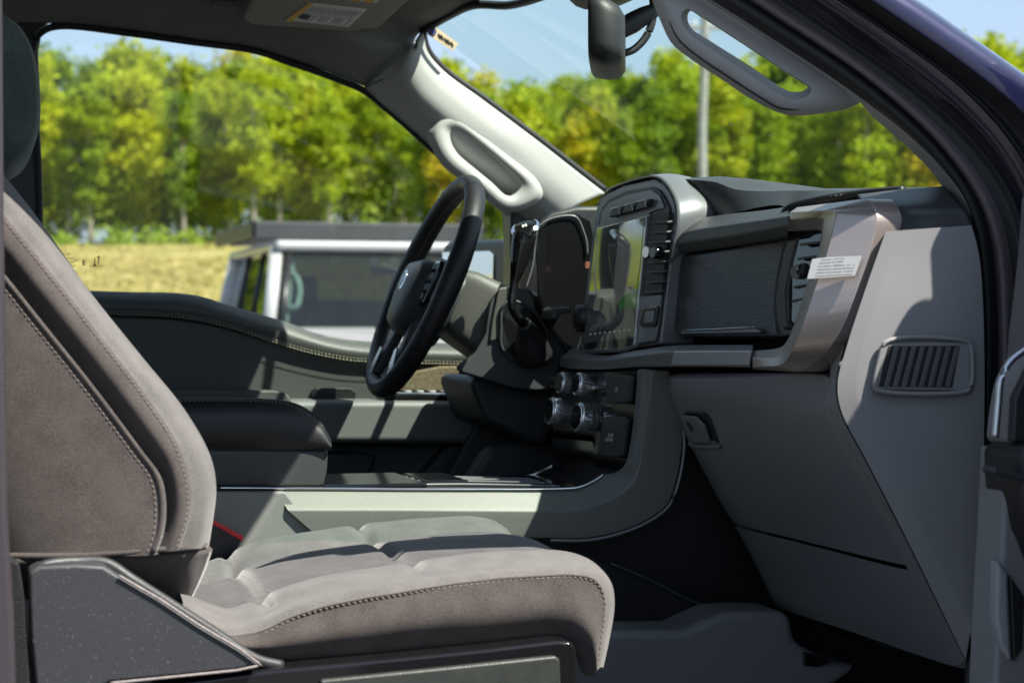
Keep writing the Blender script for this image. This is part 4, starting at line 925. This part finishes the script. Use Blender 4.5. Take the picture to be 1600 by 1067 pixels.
# ---- centre console
li1 = C([(430,765,-.145),(510,765,-.145),(640,766,-.145),(760,766,-.145),(880,766,-.145),(903,764,-.145),(925,755,-.145),(944,742,-.145),(966,738,-.15),(982,728,-.15),(991,700,-.15),(998,650,-.15),(1004,576,-.15)])
li2 = C([(450,797,-.166),(510,797,-.166),(640,797,-.166),(760,798,-.166),(880,798,-.166),(912,795,-.166),(945,784,-.166),(975,768,-.166),(990,752,-.166),(998,726,-.166),(1003,690,-.166),(1010,640,-.166),(1019,578,-.166)])
li3 = C([(497,838,-.168),(540,838,-.168),(640,839,-.168),(760,840,-.168),(860,841,-.168),(919,841,-.168),(970,830,-.168),(1014,811,-.168),(1044,787,-.168),(1057,752,-.168),(1066,700,-.168),(1066,660,-.168),(1046,580,-.168)])
ct = loft('console_side_trim', [[q+Vector((0,.02,-.002)) for q in li1], li1, li2, li3, [q+Vector((0,.02,0)) for q in li3]], M['flake'], T, 110, 4, sm=False)
bev(ct, .002, 2, 20)
tube('console_trim_edge', C([(860,844,-.170),(919,844,-.170),(970,833,-.170),(1015,814,-.170),(1046,789,-.170),(1060,754,-.170),(1069,700,-.170),(1068,668,-.170)]), .0022, M['satin'], ct, 8, 50)
tube('chrome_strip', C([(340,762,-.147),(505,763,-.147),(640,764,-.147),(880,764,-.147),(903,762,-.147),(925,753,-.147),(944,741,-.147)]), .0017, M['chrome'], ct, 8, 90)
cb = slab('centre_console', [(150,766),(950,766),(1010,730),(1030,700),(1040,640),(1600,640),(1600,1250),(150,1250)], -.14, .14, M['black'], T, .006)
slab('console_side_panel', [(150,768),(446,768),(470,800),(499,838),(520,850),(520,1000),(150,1000)], -.160, -.14, mat('console_side', (.17,.18,.17), .6, bump=.3, scale=600), cb, .003)
tube('chrome_strip', C([(500,745,.14),(700,746,.14),(800,747,.14),(825,744,.14),(845,737,.14),(866,726,.14)]), .0024, M['chrome'], cb, 8, 60)
slab('console_far_wall', [(150,748),(800,749),(830,745),(866,728),(900,728),(900,800),(150,800)], .13, .145, M['gloss'], cb, .001)
zt = P(640,766,-.14).z
new('console_tray', [Vector((.30,-.135,zt-.004)), Vector((.80,-.135,zt-.004)), Vector((.80,.13,zt-.004)), Vector((.30,.13,zt-.004))], [(0,1,2,3)], M['gloss'], cb)
for y_, r_ in ((-.07,.002),(-.01,.0018),(.03,.0022),(.07,.0016)):
    tube('tray_rib', [(.45,y_,zt+.001),(.62,y_,zt+.001),(.70,y_-.01,zt-.001),(.76,y_-.035,zt-.002)], r_, M['satin'], cb, 6, 24)
box('cup_holder_lid', (.50,.0,zt+.002), (.16,.20,.008), M['gloss'], cb, .003)
box('cup_holder_lid', (.62,.03,zt+.001), (.06,.15,.007), M['gloss'], cb, .003)
# console bin with padded lid
bn = slab('armrest_bin', [(150,700),(514,703),(512,735),(507,757),(502,763),(150,763)], -.13, .13, M['darkgrey'], T, .006)
lid = loft('armrest_lid', [[P(u_,v_,.13)+Vector((0,0,-.015)) for u_,v_ in [(150,640),(455,641),(485,653),(495,672),(500,700)]],
    [P(u_,v_,-.10)+Vector((0,0,-.008)) for u_,v_ in [(150,622),(450,624),(482,636),(503,655),(515,682)]],
    [P(u_,v_,-.118) for u_,v_ in [(150,624),(448,627),(480,640),(503,660),(517,686)]],
    [P(u_,v_,-.136) for u_,v_ in [(150,645),(440,648),(478,658),(505,675),(518,694)]],
    [P(u_,v_,-.138) for u_,v_ in [(150,680),(440,682),(478,688),(508,696),(518,701)]],
    [P(u_,v_,-.128) for u_,v_ in [(150,702),(440,703),(478,703),(508,703),(517,704)]]], M['leather'], bn, 60, 6)
bx_ = [(150,628),(448,630),(478,642),(500,661),(513,685),(517,702)]
stitch('lid_stitching', [P(u_,v_,-.125) for u_,v_ in bx_], M['threadblk'], bn, .005, .0032, .0006, (0,-.001,.001))
stitch('lid_stitching', [P(u_-5,v_+2,-.130) for u_,v_ in bx_], M['threadblk'], bn, .005, .0032, .0006, (0,-.001,.001))

# ---- glove box lid and lower dash
gL = C([(1058,583,-.172),(1046,588,-.17),(1044,608,-.17),(1053,634,-.172),(1066,668,-.176),(1100,735,-.185),(1137,802,-.195),(1148,817,-.2)])
gR = C([(1268,583,-.60),(1281,590,-.62),(1284,640,-.622),(1300,678,-.625),(1325,727,-.628),(1355,778,-.633),(1390,838,-.638),(1412,882,-.64)])
gb = loft('glove_box', [[q+Vector((.04,0,.0)) for q in gL], gL, [a.lerp(b,.5)+Vector((-.004,0,0)) for a, b in zip(gL, gR)], gR, [q+Vector((.03,-.006,0)) for q in gR]], M['lid'], T, 50, 8)
pg_ = onto([gL[3], gR[3], gR[6]])
def gp(u_, v_, k=0): return pg_(u_, v_)+pg_.n*(k+.006)
la = plate('glove_box_latch', [gp(1076,640,.001), gp(1082,637,.001), gp(1108,640,.001), gp(1118,652,.001), gp(1136,690,.001), gp(1134,693,.001), gp(1098,690,.001), gp(1088,678,.001)], pg_.n*.002, M['black'], gb, .001)
plate('latch_paddle', [gp(1078,641,.004), gp(1100,643,.004), gp(1113,656,.004), gp(1122,683,.004), gp(1100,684,.004), gp(1090,676,.004)], pg_.n*.005, M['lid'], gb, .002)
lathe('latch_lock', gp(1093,657,.0075), pg_.n, [(0,.008),(.002,.0075)], M['gloss'], gb, 20)
plate('latch_lip', [gp(1090,681,.002), gp(1096,687,.002), gp(1137,688,.002), gp(1137,693,.002), gp(1096,693,.002), gp(1086,685,.002)], pg_.n*.006, M['lid'], gb, .0015)
# lower panel
kL = C([(1150,822,-.2),(1180,878,-.21),(1210,940,-.22),(1216,948,-.22)]); kR = C([(1417,890,-.64),(1440,938,-.645),(1470,1000,-.65),(1489,1040,-.65)])
lp = loft('lower_dash_panel', [[q+Vector((.04,0,0)) for q in kL], kL, [a.lerp(b,.5) for a, b in zip(kL,kR)], kR, [q+Vector((.03,-.006,0)) for q in kR]], M['lid'], T, 30, 8)
# strip between lid and end cap
s0 = C([(1284,586,-.63),(1290,610,-.64),(1288,640,-.645),(1328,722,-.65),(1385,820,-.655),(1416,884,-.66),(1491,1040,-.665)])
s1 = C([(1296,590,-.66),(1298,610,-.668),(1298,638,-.672),(1337,715,-.68),(1390,806,-.685),(1424,882,-.69),(1500,1038,-.695)])
s1b = C([(1380,362,-0.7160),(1350,450,-0.7160),(1318,545,-0.7110),(1306,595,-0.7060),(1311,640,-0.7060),(1349,715,-0.7160),(1396,806,-0.7210),(1433,880,-0.7260),(1507,1030,-0.7310)])
es = loft('end_strip', [[q+Vector((.03,0,0)) for q in s0], s0, s1, [q+Vector((.03,-.0,0)) for q in s1]], M['grey'], T, 50, 4, sm=False)
s2b = C([(1369,364,-.69),(1340,450,-.69),(1300,560,-.672),(1297,600,-.672),(1299,640,-.676),(1338,715,-.684),(1391,806,-.69),(1425,882,-.695),(1500,1038,-.70)])
loft('end_strip_band', [[q+Vector((.03,.01,0)) for q in s2b], s2b, s1b], M['grey'], es, 50, 4, sm=False)
# end cap
e0 = C([(1384,362,-.737),(1353,450,-.737),(1322,545,-.737),(1309,597,-.737),(1314,640,-.737),(1352,715,-.737),(1399,806,-.737),(1436,880,-.737),(1509,1030,-.737)])
e1 = C([(1410,360,-0.7400),(1396,400,-0.7400),(1370,480,-0.7420),(1345,560,-0.7420),(1342,625,-0.7420),(1400,745,-0.7420),(1440,825,-0.7420),(1478,900,-0.7420),(1516,985,-0.7440)])
e2 = C([(1518,352,-0.7460),(1530,400,-0.7460),(1536,480,-0.7460),(1538,560,-0.7460),(1538,640,-0.7460),(1536,745,-0.7460),(1532,825,-0.7460),(1527,900,-0.7460),(1518,1000,-0.7460)])
ec = loft('dash_end_cap', [[q+Vector((.01,.02,0)) for q in e0], e0, e1, e2, [q+Vector((.01,.03,0)) for q in e2]], M['grey'], T, 80, 6, sm=False)
fo = [(1383,535),(1512,534),(1517,540),(1517,606),(1512,611),(1369,609),(1366,602),(1374,560)]
gr = plate('side_vent_frame', [P(u_,v_,-.749) for u_,v_ in fo], (0,.012,0), M['grey'], ec, .002)
tube('side_vent_rim', [P(u_,v_,-.749) for u_,v_ in fo], .0026, M['grey'], ec, 8, 90, closed=True)
plate('side_vent_shade_sheet', C([(1388,541,-.7495),(1500,540,-.7495),(1488,605,-.7495),(1373,604,-.7495),(1380,570,-.7495)]), (0,.001,0), M['rubber'], ec)  # flat black sheet stands in for the shaded depth behind the slats
for i_ in range(8):
    u_ = 1398+i_*13.6
    plate('side_vent_slat', C([(u_,541.5,-.7530),(u_+6.8,541.5,-.7500),(u_-16+6.8,604,-.7500),(u_-16,604,-.7530)]), (0,.0012,0), M['lid'], ec, .0004)
# footwell
slab('footwell_tunnel', [(900,860),(960,885),(1100,945),(1250,960),(1600,1000),(1600,1200),(900,1200)], -.20, -.16, M['carpet'], T, .01)
tube('carpet_edge', C([(955,880,-.205),(1010,903,-.205),(1080,938,-.205),(1130,955,-.205)]), .0015, M['darkgrey'], T, 6, 24)
ft = slab('floor_duct', [(880,986),(1070,984),(1095,972),(1130,957),(1180,954),(1232,956),(1238,970),(1243,1000),(1256,1010),(1300,1034),(1345,1040),(1300,1075),(1200,1120),(880,1120)], -.30, -.205, M['lid'], T, .012, 4)
slab('floor_duct_slot', [(1256,1018),(1275,1022),(1300,1034),(1280,1042),(1256,1040)], -.303, -.29, M['gloss'], ft, .002)

# ---- passenger seat
seat = slab('passenger_seat', [(45,905),(150,895),(420,1040),(880,1000),(905,1100),(45,1100)], -.655, -.18, M['black'], T, .01)
seat['label'] = 'grey cloth passenger seat with brown side panels'
bk0 = C([(-330,180,-.64),(-300,330,-.64),(-260,480,-.64),(-200,650,-.64),(-140,790,-.64),(-100,872,-.64)])
bk1 = C([(-300,120,-.68),(-120,290,-.69),(0,430,-.692),(60,505,-.692),(140,605,-.692),(215,705,-.692),(243,745,-.692),(251,790,-.692),(247,835,-.692),(236,864,-.688)])
def offs(l, du, Y): return [P(u_+du, v_, Y) for u_, v_ in l]
q1 = [(-300,120),(-120,290),(0,430),(60,505),(140,605),(215,705),(243,745),(251,790),(247,835),(236,864)]
q2 = [(-300,20),(-120,190),(0,330),(80,428),(160,530),(240,635),(280,700),(297,760),(296,805),(280,858)]
q3 = [(-300,-40),(-120,120),(-20,242),(60,342),(140,455),(220,555),(290,642),(330,715),(338,765),(334,805),(326,856)]
mb = [((a[0]+b[0])/2+4, (a[1]+b[1])/2) for a, b in zip(q1, q2)]
front = [P(u_, v_, -.625) for u_, v_ in q3]
def fs(Y, dx, dz=0): return [Vector((p.x+dx, Y, p.z+dz)) for p in front]
loft('backrest_side', [bk0, [P(u_,v_,-.688) for u_,v_ in [(-310,160),(-200,330),(-110,470),(-40,600),(10,740),(60,868)]], [P(u_-8,v_+4,-.694) for u_,v_ in q1], [P(u_-1,v_,-.690) for u_,v_ in q1]], M['fab'], seat, 80, 5)
loft('backrest_bolster', [[P(u_-1,v_,-.684) for u_,v_ in q1], [P(u_+5,v_-2,-.676) for u_,v_ in q1], [P(u_,v_,-.690) for u_,v_ in mb], [P(u_-4,v_+2,-.686) for u_,v_ in q2], [P(u_+1,v_,-.680) for u_,v_ in q2]], M['fab'], seat, 80, 6)
q23 = [((a[0]*.4+b[0]*.6)+2, a[1]*.4+b[1]*.6) for a, b in zip(spline([Vector((x,y,0)) for x,y in q2], 24), spline([Vector((x,y,0)) for x,y in q3], 24))]
loft('backrest_front', [[P(u_+1,v_,-.680) for u_,v_ in q2], [P(u_,v_,-.668) for u_,v_ in q23], front, fs(-.58,-.006), fs(-.52,-.035,-.005), fs(-.42,-.05,-.01), fs(-.32,-.035,-.005), fs(-.25,-.006), fs(-.20,0), fs(-.165,-.03), fs(-.15,-.08)], M['fablight'], seat, 90, 7)
for o_ in (): pass
tube('backrest_piping', [P(u_+2,v_-1,-.694) for u_,v_ in q1], .0026, M['fab'], seat, 8, 120)
stitch('stitching', [P(u_-8,v_+3,-.6945) for u_,v_ in q1], M['thread'], seat, .0052, .0034, .0006)
stitch('stitching', [P(u_-5,v_+1,-.6868) for u_,v_ in q2], M['thread'], seat, .0052, .0034, .0006)
tube('bottom_piping', C([(-20,868,-.689),(20,868,-.69),(100,868,-.692),(180,864,-.693),(236,859,-.69),(290,856,-.675),(322,852,-.65)]), .0028, M['fab'], seat, 8, 40)
loft('backrest_flap', [C([(-20,868,-.68),(60,870,-.68),(180,866,-.685),(240,862,-.68),(285,858,-.67),(326,852,-.64)]), C([(-20,900,-.62),(60,900,-.62),(180,900,-.64),(240,905,-.64),(280,905,-.64),(312,890,-.62)]), C([(-20,930,-.60),(60,930,-.60),(180,935,-.61),(240,945,-.61),(270,950,-.61),(288,942,-.60)])], M['fab'], seat, 40, 6, t=.006)
# headrest, in the middle of the seat back
hr = [(-150,60),(-110,30),(-50,26),(0,42),(22,54),(42,82),(54,120),(59,165),(58,205),(50,238),(36,260),(14,274),(-10,276),(-80,262),(-130,220),(-160,140)]
hc = spline([P(u_,v_,-.40) for u_,v_ in hr], 70, closed=True); cc = sum(hc, Vector())/70
def hs_(k, dy): return [cc+(q-cc)*k+Vector((0,dy,0)) for q in hc]
ringloft('headrest', [hs_(.80,-.125), hs_(.90,-.122), hs_(.955,-.112), hs_(1.0,-.085), hs_(1.0,.085), hs_(.955,.112), hs_(.8,.125)][::-1], M['fabshade'], seat, cap=True)
stitch('headrest_stitching', [q+Vector((0,-.1195,0)) for q in [cc+(q-cc)*.925 for q in hc]], M['threadblk'], seat, .0052, .0031, .0006)
tube('headrest_post', [Vector((-.06,-.36,Z(.17))), Vector((-.09,-.36,Z(.05)))], .006, M['chrome'], seat, 10, 4)
# cushion
K0 = C([(300,1000,-.668),(345,1006,-.668),(375,1022,-.668),(410,1034,-.668),(450,1040,-.668),(500,1038,-.668),(560,1034,-.668),(620,1028,-.668),(700,1021,-.668),(770,1016,-.668),(830,1013,-.668),(870,1012,-.668),(893,1016,-.668),(902,1030,-.665),(906,1045,-.66),(915,1055,-.655)])
K1 = [(285,962),(335,988),(365,994),(410,985),(450,966),(500,949),(560,936),(620,926),(700,913),(780,904),(850,899),(900,898),(930,906),(943,928),(944,955),(938,1000),(931,1046)]
K2 = [(285,938),(335,962),(372,972),(410,962),(450,944),(500,927),(560,914),(620,904),(700,892),(780,883),(850,878),(900,877),(936,886),(955,908),(960,940),(953,990),(942,1040)]
k1 = [P(u_,v_,-.688) for u_,v_ in K1]; k2 = [P(u_,v_,-.655) for u_,v_ in K2]
XS = [P(420,928,-.62).x, P(655,884,-.60).x]
def crease(p):
    if p.y > -.64 and p.z > Z(-.30):
        for i_, x_ in enumerate(XS): p = p-Vector((0,0,.009*math.exp(-((p.x-x_-.03*(p.y+.5))/.007)**2)))
    n_ = noise.noise(p*9)*.0022+noise.noise(p*28)*.0006
    return p+Vector((0,0,n_))
def ks(Y, dz, dx=0): return [Vector((p.x+dx, Y, p.z+dz)) for p in k2]
kb = [a.lerp(b,.5)+Vector((0,-.018,0)) for a, b in zip(spline(K0, 20), spline(k1, 20))]
loft('cushion_side', [K0, kb, k1], M['fab'], seat, 100, 8, fn=lambda p: p+Vector((0,noise.noise(p*14)*.003,0)))
loft('cushion_top', [k1, [a.lerp(b,.45)+Vector((0,-.006,.003)) for a, b in zip(k1,k2)], k2, ks(-.62,.006), ks(-.575,.004), ks(-.545,-.006)], M['fablight'], seat, 130, 6, fn=crease)
loft('cushion_insert', [ks(-.545,-.006), ks(-.50,-.001), ks(-.42,.002), ks(-.34,-.001), ks(-.295,-.006)], M['woven'], seat, 130, 5, fn=crease)
loft('cushion_far_bolster', [ks(-.295,-.006), ks(-.265,.005), ks(-.22,.008), ks(-.18,-.004), ks(-.16,-.04), ks(-.155,-.10)], M['fabcool'], seat, 130, 6, fn=crease)
stitch('stitching', [P(u_,v_+4,-.6895) for u_,v_ in K1[1:]], M['thread'], seat, .0050, .0033, .0006)
tube('cushion_seam', [P(u_,v_+1,-.6885) for u_,v_ in K1], .0013, M['fab'], seat, 6, 120)
# side shield, black base rail, handle
sh = slab('side_shield', [(44,893),(62,884),(119,881),(162,884),(187,900),(250,937),(312,978),(375,1015),(409,1039),(369,1047),(281,1056),(172,1066),(120,1100),(58,1100),(47,984)], -.735, -.69, M['speck'], seat, .004)
tube('shield_lit_edge', C([(186,899,-.737),(250,936,-.737),(312,977,-.737),(375,1014,-.737),(408,1039,-.737),(369,1047,-.737),(281,1056,-.737),(172,1067,-.737)]), .0015, M['edge'], seat, 6, 80, sm=False)  # light along the shield's rim drawn as a pale strip
tube('shield_back_tube', C([(50,900,-.72),(70,884,-.71),(120,878,-.70),(165,880,-.70),(205,905,-.705),(260,940,-.705),(330,985,-.705),(400,1030,-.705),(440,1040,-.70)]), .006, M['dark'], seat, 10, 60)
rl = slab('seat_rail_cover', [(150,1075),(300,1062),(420,1046),(600,1030),(760,1014),(870,1001),(893,1002),(901,1012),(903,1100),(150,1100)], -.72, -.66, M['gloss'], seat, .007, 4)
slab('rail_cover_panel', [(500,1062),(700,1042),(868,1024),(876,1030),(878,1100),(500,1100)], -.727, -.70, mat('olive_grey_plastic', (.028,.032,.028), .45, bump=.3, scale=600, var=.2, vscale=40), seat, .005)
# seat belt buckle
bu = slab('seat_belt_buckle', [(296,842),(334,815),(380,840),(352,893),(330,905),(292,900)], -.175, -.16, M['black'], T, .004)
plate('release_button', C([(333,812,-.177),(381,838,-.177),(378,845,-.177),(331,818,-.177)]), (0,.018,0), M['red'], bu, .0008)

# ---- near A pillar
n_in = [(985,-70),(1010,-20),(1019,0),(1031,31),(1050,69),(1081,94),(1128,125),(1175,156),(1222,178),(1253,181),(1300,175),(1322,172),(1336,178),(1366,200),(1397,222),(1428,247),(1459,275),(1475,294),(1486,314),(1506,340)]
n_s = [(1010,-70),(1080,-24),(1116,0),(1162,29),(1225,70),(1287,110),(1350,154),(1412,201),(1459,245),(1491,282),(1516,320),(1524,340)]
YS = -.705
hole_o = [(1074,14),(1090,22),(1112,35),(1175,76),(1237,117),(1258,130),(1268,140),(1262,150),(1240,156),(1220,150),(1170,116),(1110,77),(1078,54),(1066,38),(1064,22)]
# body of the trim: outer boundary ring to hole ring, so that the handle opening is really open
ob = [P(u_,v_,-.655) for u_,v_ in n_in]; oc = [P(u_,v_,YS) for u_,v_ in n_s]
ap2 = loft('windshield_pillar_trim', [C([(1030,-70,-.69),(1060,-38,-.69),(1100,-6,-.69),(1150,26,-.69),(1215,68,-.69),(1278,110,-.69),(1322,140,-.69),(1340,150,-.69),(1366,180,-.675),(1397,206,-.67),(1428,234,-.665),(1459,266,-.66),(1476,290,-.66),(1488,314,-.66),(1506,340,-.66)]),
     C([(1036,-70,-.70),(1066,-42,-.70),(1106,-10,-.70),(1156,22,-.70),(1220,66,-.70),(1283,108,-.70),(1328,140,-.70),(1350,156,-.70),(1382,180,-.695),(1410,203,-.69),(1442,232,-.69),(1472,262,-.69),(1490,288,-.69),(1503,314,-.69),(1514,340,-.69)]), oc], M['pillarnear'], T, 80, 4, t=.006, off=0)
A_ = spline([P(u_,v_,-.665) for u_,v_ in [(1015,-20),(1019,0),(1031,31),(1050,69),(1081,94),(1128,125),(1175,156),(1222,178),(1253,181),(1300,175),(1322,171),(1345,158),(1330,146),(1287,116),(1225,76),(1162,35),(1116,6),(1080,-16),(1045,-30)]], 110, closed=True)
A1 = spline([P(u_,v_,-.688) for u_,v_ in [(1030,-14),(1034,2),(1044,28),(1061,60),(1090,86),(1133,114),(1178,144),(1222,167),(1250,171),(1290,165),(1312,160),(1325,150),(1316,140),(1280,116),(1220,76),(1160,37),(1114,8),(1082,-12),(1052,-22)]], 110, closed=True)
A2 = spline([P(u_,v_,-.69) for u_,v_ in hole_o], 110, closed=True)
A3 = spline([P(u_,v_,-.66) for u_,v_ in [(1076,16),(1090,24),(1112,38),(1175,79),(1237,120),(1256,132),(1262,136),(1256,142),(1238,144),(1222,138),(1175,106),(1112,66),(1082,47),(1074,36),(1072,24)]], 110, closed=True)
gh = ringloft('grab_handle', [A_, A1, A2], M['pillarnear'], ap2)
ringloft('grab_handle_inner', [A2, A3, [q+Vector((.004,.006,.0)) for q in A3]], M['pillar'], ap2)
tube('grab_handle_seam', spline([P(u_,v_,-.687) for u_,v_ in [(1042,-6),(1043,12),(1049,40),(1062,64),(1095,92),(1140,122),(1190,154),(1216,169),(1244,171),(1275,163),(1290,155),(1291,148),(1280,141),(1268,138)]], 60), .0011, M['black'], ap2, 6, 60)
# seal and painted door aperture bands (image boundary curves at rising distance outward)
def band(name, A, YA, B, YB, m, bulge=(0,-.008,0), n=60, t=.004):
    a = [P(u_,v_,YA) for u_,v_ in A]; b = [P(u_,v_,YB) for u_,v_ in B]
    sa, sb = spline(a, 24), spline(b, 24)
    return loft(name, [a, [p.lerp(q,.5)+Vector(bulge) for p, q in zip(sa, sb)], b], m, T, n, 6, t=t, off=0)
c0_ = [(1010,-70),(1080,-24),(1116,0),(1162,29),(1225,70),(1287,110),(1350,154),(1412,201),(1459,245),(1491,282),(1516,320),(1531,387),(1538,437),(1541,500),(1541,600),(1538,720),(1528,850),(1515,1000),(1508,1080)]
c1_ = [(1060,-70),(1130,-24),(1172,0),(1220,31),(1285,73),(1340,110),(1395,154),(1445,200),(1482,241),(1512,282),(1538,330),(1552,390),(1557,440),(1560,500),(1560,600),(1556,720),(1548,850),(1536,1000),(1528,1080)]
c2_ = [(1095,-70),(1165,-24),(1204,0),(1250,33),(1310,72),(1364,112),(1418,155),(1468,200),(1506,243),(1538,286),(1562,334),(1578,392),(1583,440),(1585,500),(1585,600),(1582,720),(1575,850),(1565,1000),(1560,1080)]
c3_ = [(1130,-70),(1200,-24),(1240,0),(1285,30),(1345,72),(1402,112),(1455,155),(1503,198),(1540,240),(1570,282),(1592,330),(1606,392),(1610,440),(1612,500),(1612,600),(1608,720),(1600,850),(1590,1000),(1585,1080)]
c4_ = [(1190,-70),(1268,-24),(1308,0),(1350,27),(1410,68),(1466,108),(1516,150),(1560,195),(1592,238),(1616,282),(1632,330),(1642,392),(1645,440),(1648,600),(1640,850),(1630,1080)]
c5_ = [(1250,-70),(1322,-24),(1360,0),(1402,28),(1458,66),(1512,104),(1562,142),(1606,180),(1640,225),(1665,280),(1680,330),(1690,400),(1695,600),(1690,850),(1680,1080)]
c6_ = [(1270,-90),(1345,-36),(1372,-18),(1420,8),(1480,48),(1540,88),(1600,128),(1660,170),(1720,215)]
band('door_seal', c0_, YS, c1_, -.716, M['rubber'], (-.012,-.012,0))
band('aperture_strip', c1_, -.716, c2_, -.727, mat('aperture_vinyl', (.12,.10,.105), .45, bump=.4, scale=600), (-.008,-.010,-.002))
band('aperture_groove', c2_, -.725, c3_, -.742, M['darkgrey'], (.006,.006,0))
band('aperture_paint', c3_, -.742, c4_, -.768, M['paintdark'], (-.006,-.008,0))
band('outer_door_seal', c4_, -.768, c5_, -.786, M['rubber'], (0,.012,0))
r5 = [P(u_,v_,-.786) for u_,v_ in c5_[:9]]
loft('windshield_pillar_skin', [r5, [P(u_-8,v_-8,-.797) for u_,v_ in c5_[:9]], C([(1285,-92,-.786),(1362,-40,-.786),(1392,-20,-.786),(1442,10,-.786),(1500,50,-.786),(1556,88,-.786),(1610,126,-.786),(1670,168,-.786),(1730,212,-.786)]), C([(1300,-100,-.70),(1378,-46,-.70),(1412,-16,-.70),(1462,18,-.70),(1510,52,-.70),(1556,86,-.70),(1600,118,-.70),(1650,150,-.70),(1700,185,-.70)])], M['paint'], T, 60, 8)

# ---- near B pillar edge
slab('near_door_pillar', [(-200,-60),(3,-60),(6,340),(10,600),(12,800),(22,960),(26,1100),(-200,1100)], -.79, -.74, mat('pillar_vinyl', (.035,.030,.036), .5, bump=.4, scale=500), T, .006)
slab('seat_belt_carpet', [(8,870),(30,880),(40,940),(50,1100),(8,1100)], -.73, -.70, M['carpet'], T, .003)

# ---- open passenger door, hinged at the front, swung outward
HX, HY = 1.10, -.93; DA = math.radians(68)
dd_ = Vector((-math.cos(DA), -math.sin(DA), 0)); dn_ = Vector((-math.sin(DA), math.cos(DA), 0))    # along the door, and its inner side
def dr(s, z, n=0): return Vector((HX, HY, Z(z)))+dd_*s+dn_*n
pd = plate('passenger_door', [dr(-.02,-.60), dr(1.12,-.60), dr(1.16,.06), dr(-.02,.02)], dn_*.09, M['paint'], T, .01)
fb = lambda nm, a, b, r: tube(nm, [dr(*a,.05), dr(*b,.05)], r, M['black'], pd, 8, 2, sm=False)
fb('window_frame', (-.02,.0), (.50,.44), .02); fb('window_frame', (.50,.44), (1.10,.50), .02); fb('window_frame', (1.10,.50), (1.16,.05), .02)
new('door_window', [dr(.0,.02,.05), dr(.5,.43,.05), dr(1.1,.49,.05), dr(1.15,.05,.05)], [(0,1,2,3)], glass('door_glass', (.93,.96,.94)), pd)
box('exterior_mirror', (1.34,-1.16,Z(.12)), (.14,.26,.26), M['black'], T, .03)
box('exterior_mirror_arm', (1.30,-1.0,Z(.08)), (.06,.2,.05), M['black'], T, .01)
slab('door_front_edge', [(1593,300),(1586,400),(1572,520),(1565,600),(1560,690),(1680,690),(1680,300)], -.80, -.86, mat('door_edge_vinyl', (.12,.12,.125), .5, bump=.3, scale=500), pd, .008)
slab('door_trim_bracket', [(1546,612),(1552,590),(1566,566),(1600,543),(1680,520),(1680,700),(1536,690),(1540,650)], -.83, -.885, M['grey'], pd, .008, 4)
tube('door_trim_line', C([(1660,515,-.89),(1600,548,-.89),(1576,568,-.89),(1564,592,-.89),(1560,630,-.89),(1555,684,-.89)]), .0038, M['satinchrome'], pd, 8, 40)
slab('door_speaker_panel', [(1572,690),(1576,620),(1600,570),(1680,560),(1680,690)], -.88, -.893, M['dark'], pd, .003)
slab('door_armrest', [(1531,694),(1545,690),(1600,676),(1680,668),(1680,960),(1620,930),(1575,880),(1545,820),(1534,760)], -.84, -.92, M['leather'], pd, .016, 5)
slab('door_armrest_lip', [(1533,726),(1550,730),(1600,742),(1680,752),(1680,764),(1600,754),(1550,742),(1533,738)], -.90, -.925, M['darkgrey'], pd, .003)
slab('door_lower_trim', [(1530,690),(1540,800),(1560,860),(1600,930),(1700,960),(1700,1100),(1510,1100),(1516,960),(1524,820)], -.83, -.885, M['grey'], pd, .008)
slab('door_pocket', [(1545,872),(1562,890),(1566,1000),(1568,1030),(1550,1004),(1543,960)], -.875, -.892, mat('pocket_grey', (.26,.26,.28), .5, bump=.3, scale=500), pd, .004)
slab('door_pocket_slot', [(1566,895),(1590,930),(1586,1010),(1572,1030)], -.875, -.890, M['black'], pd, .002)
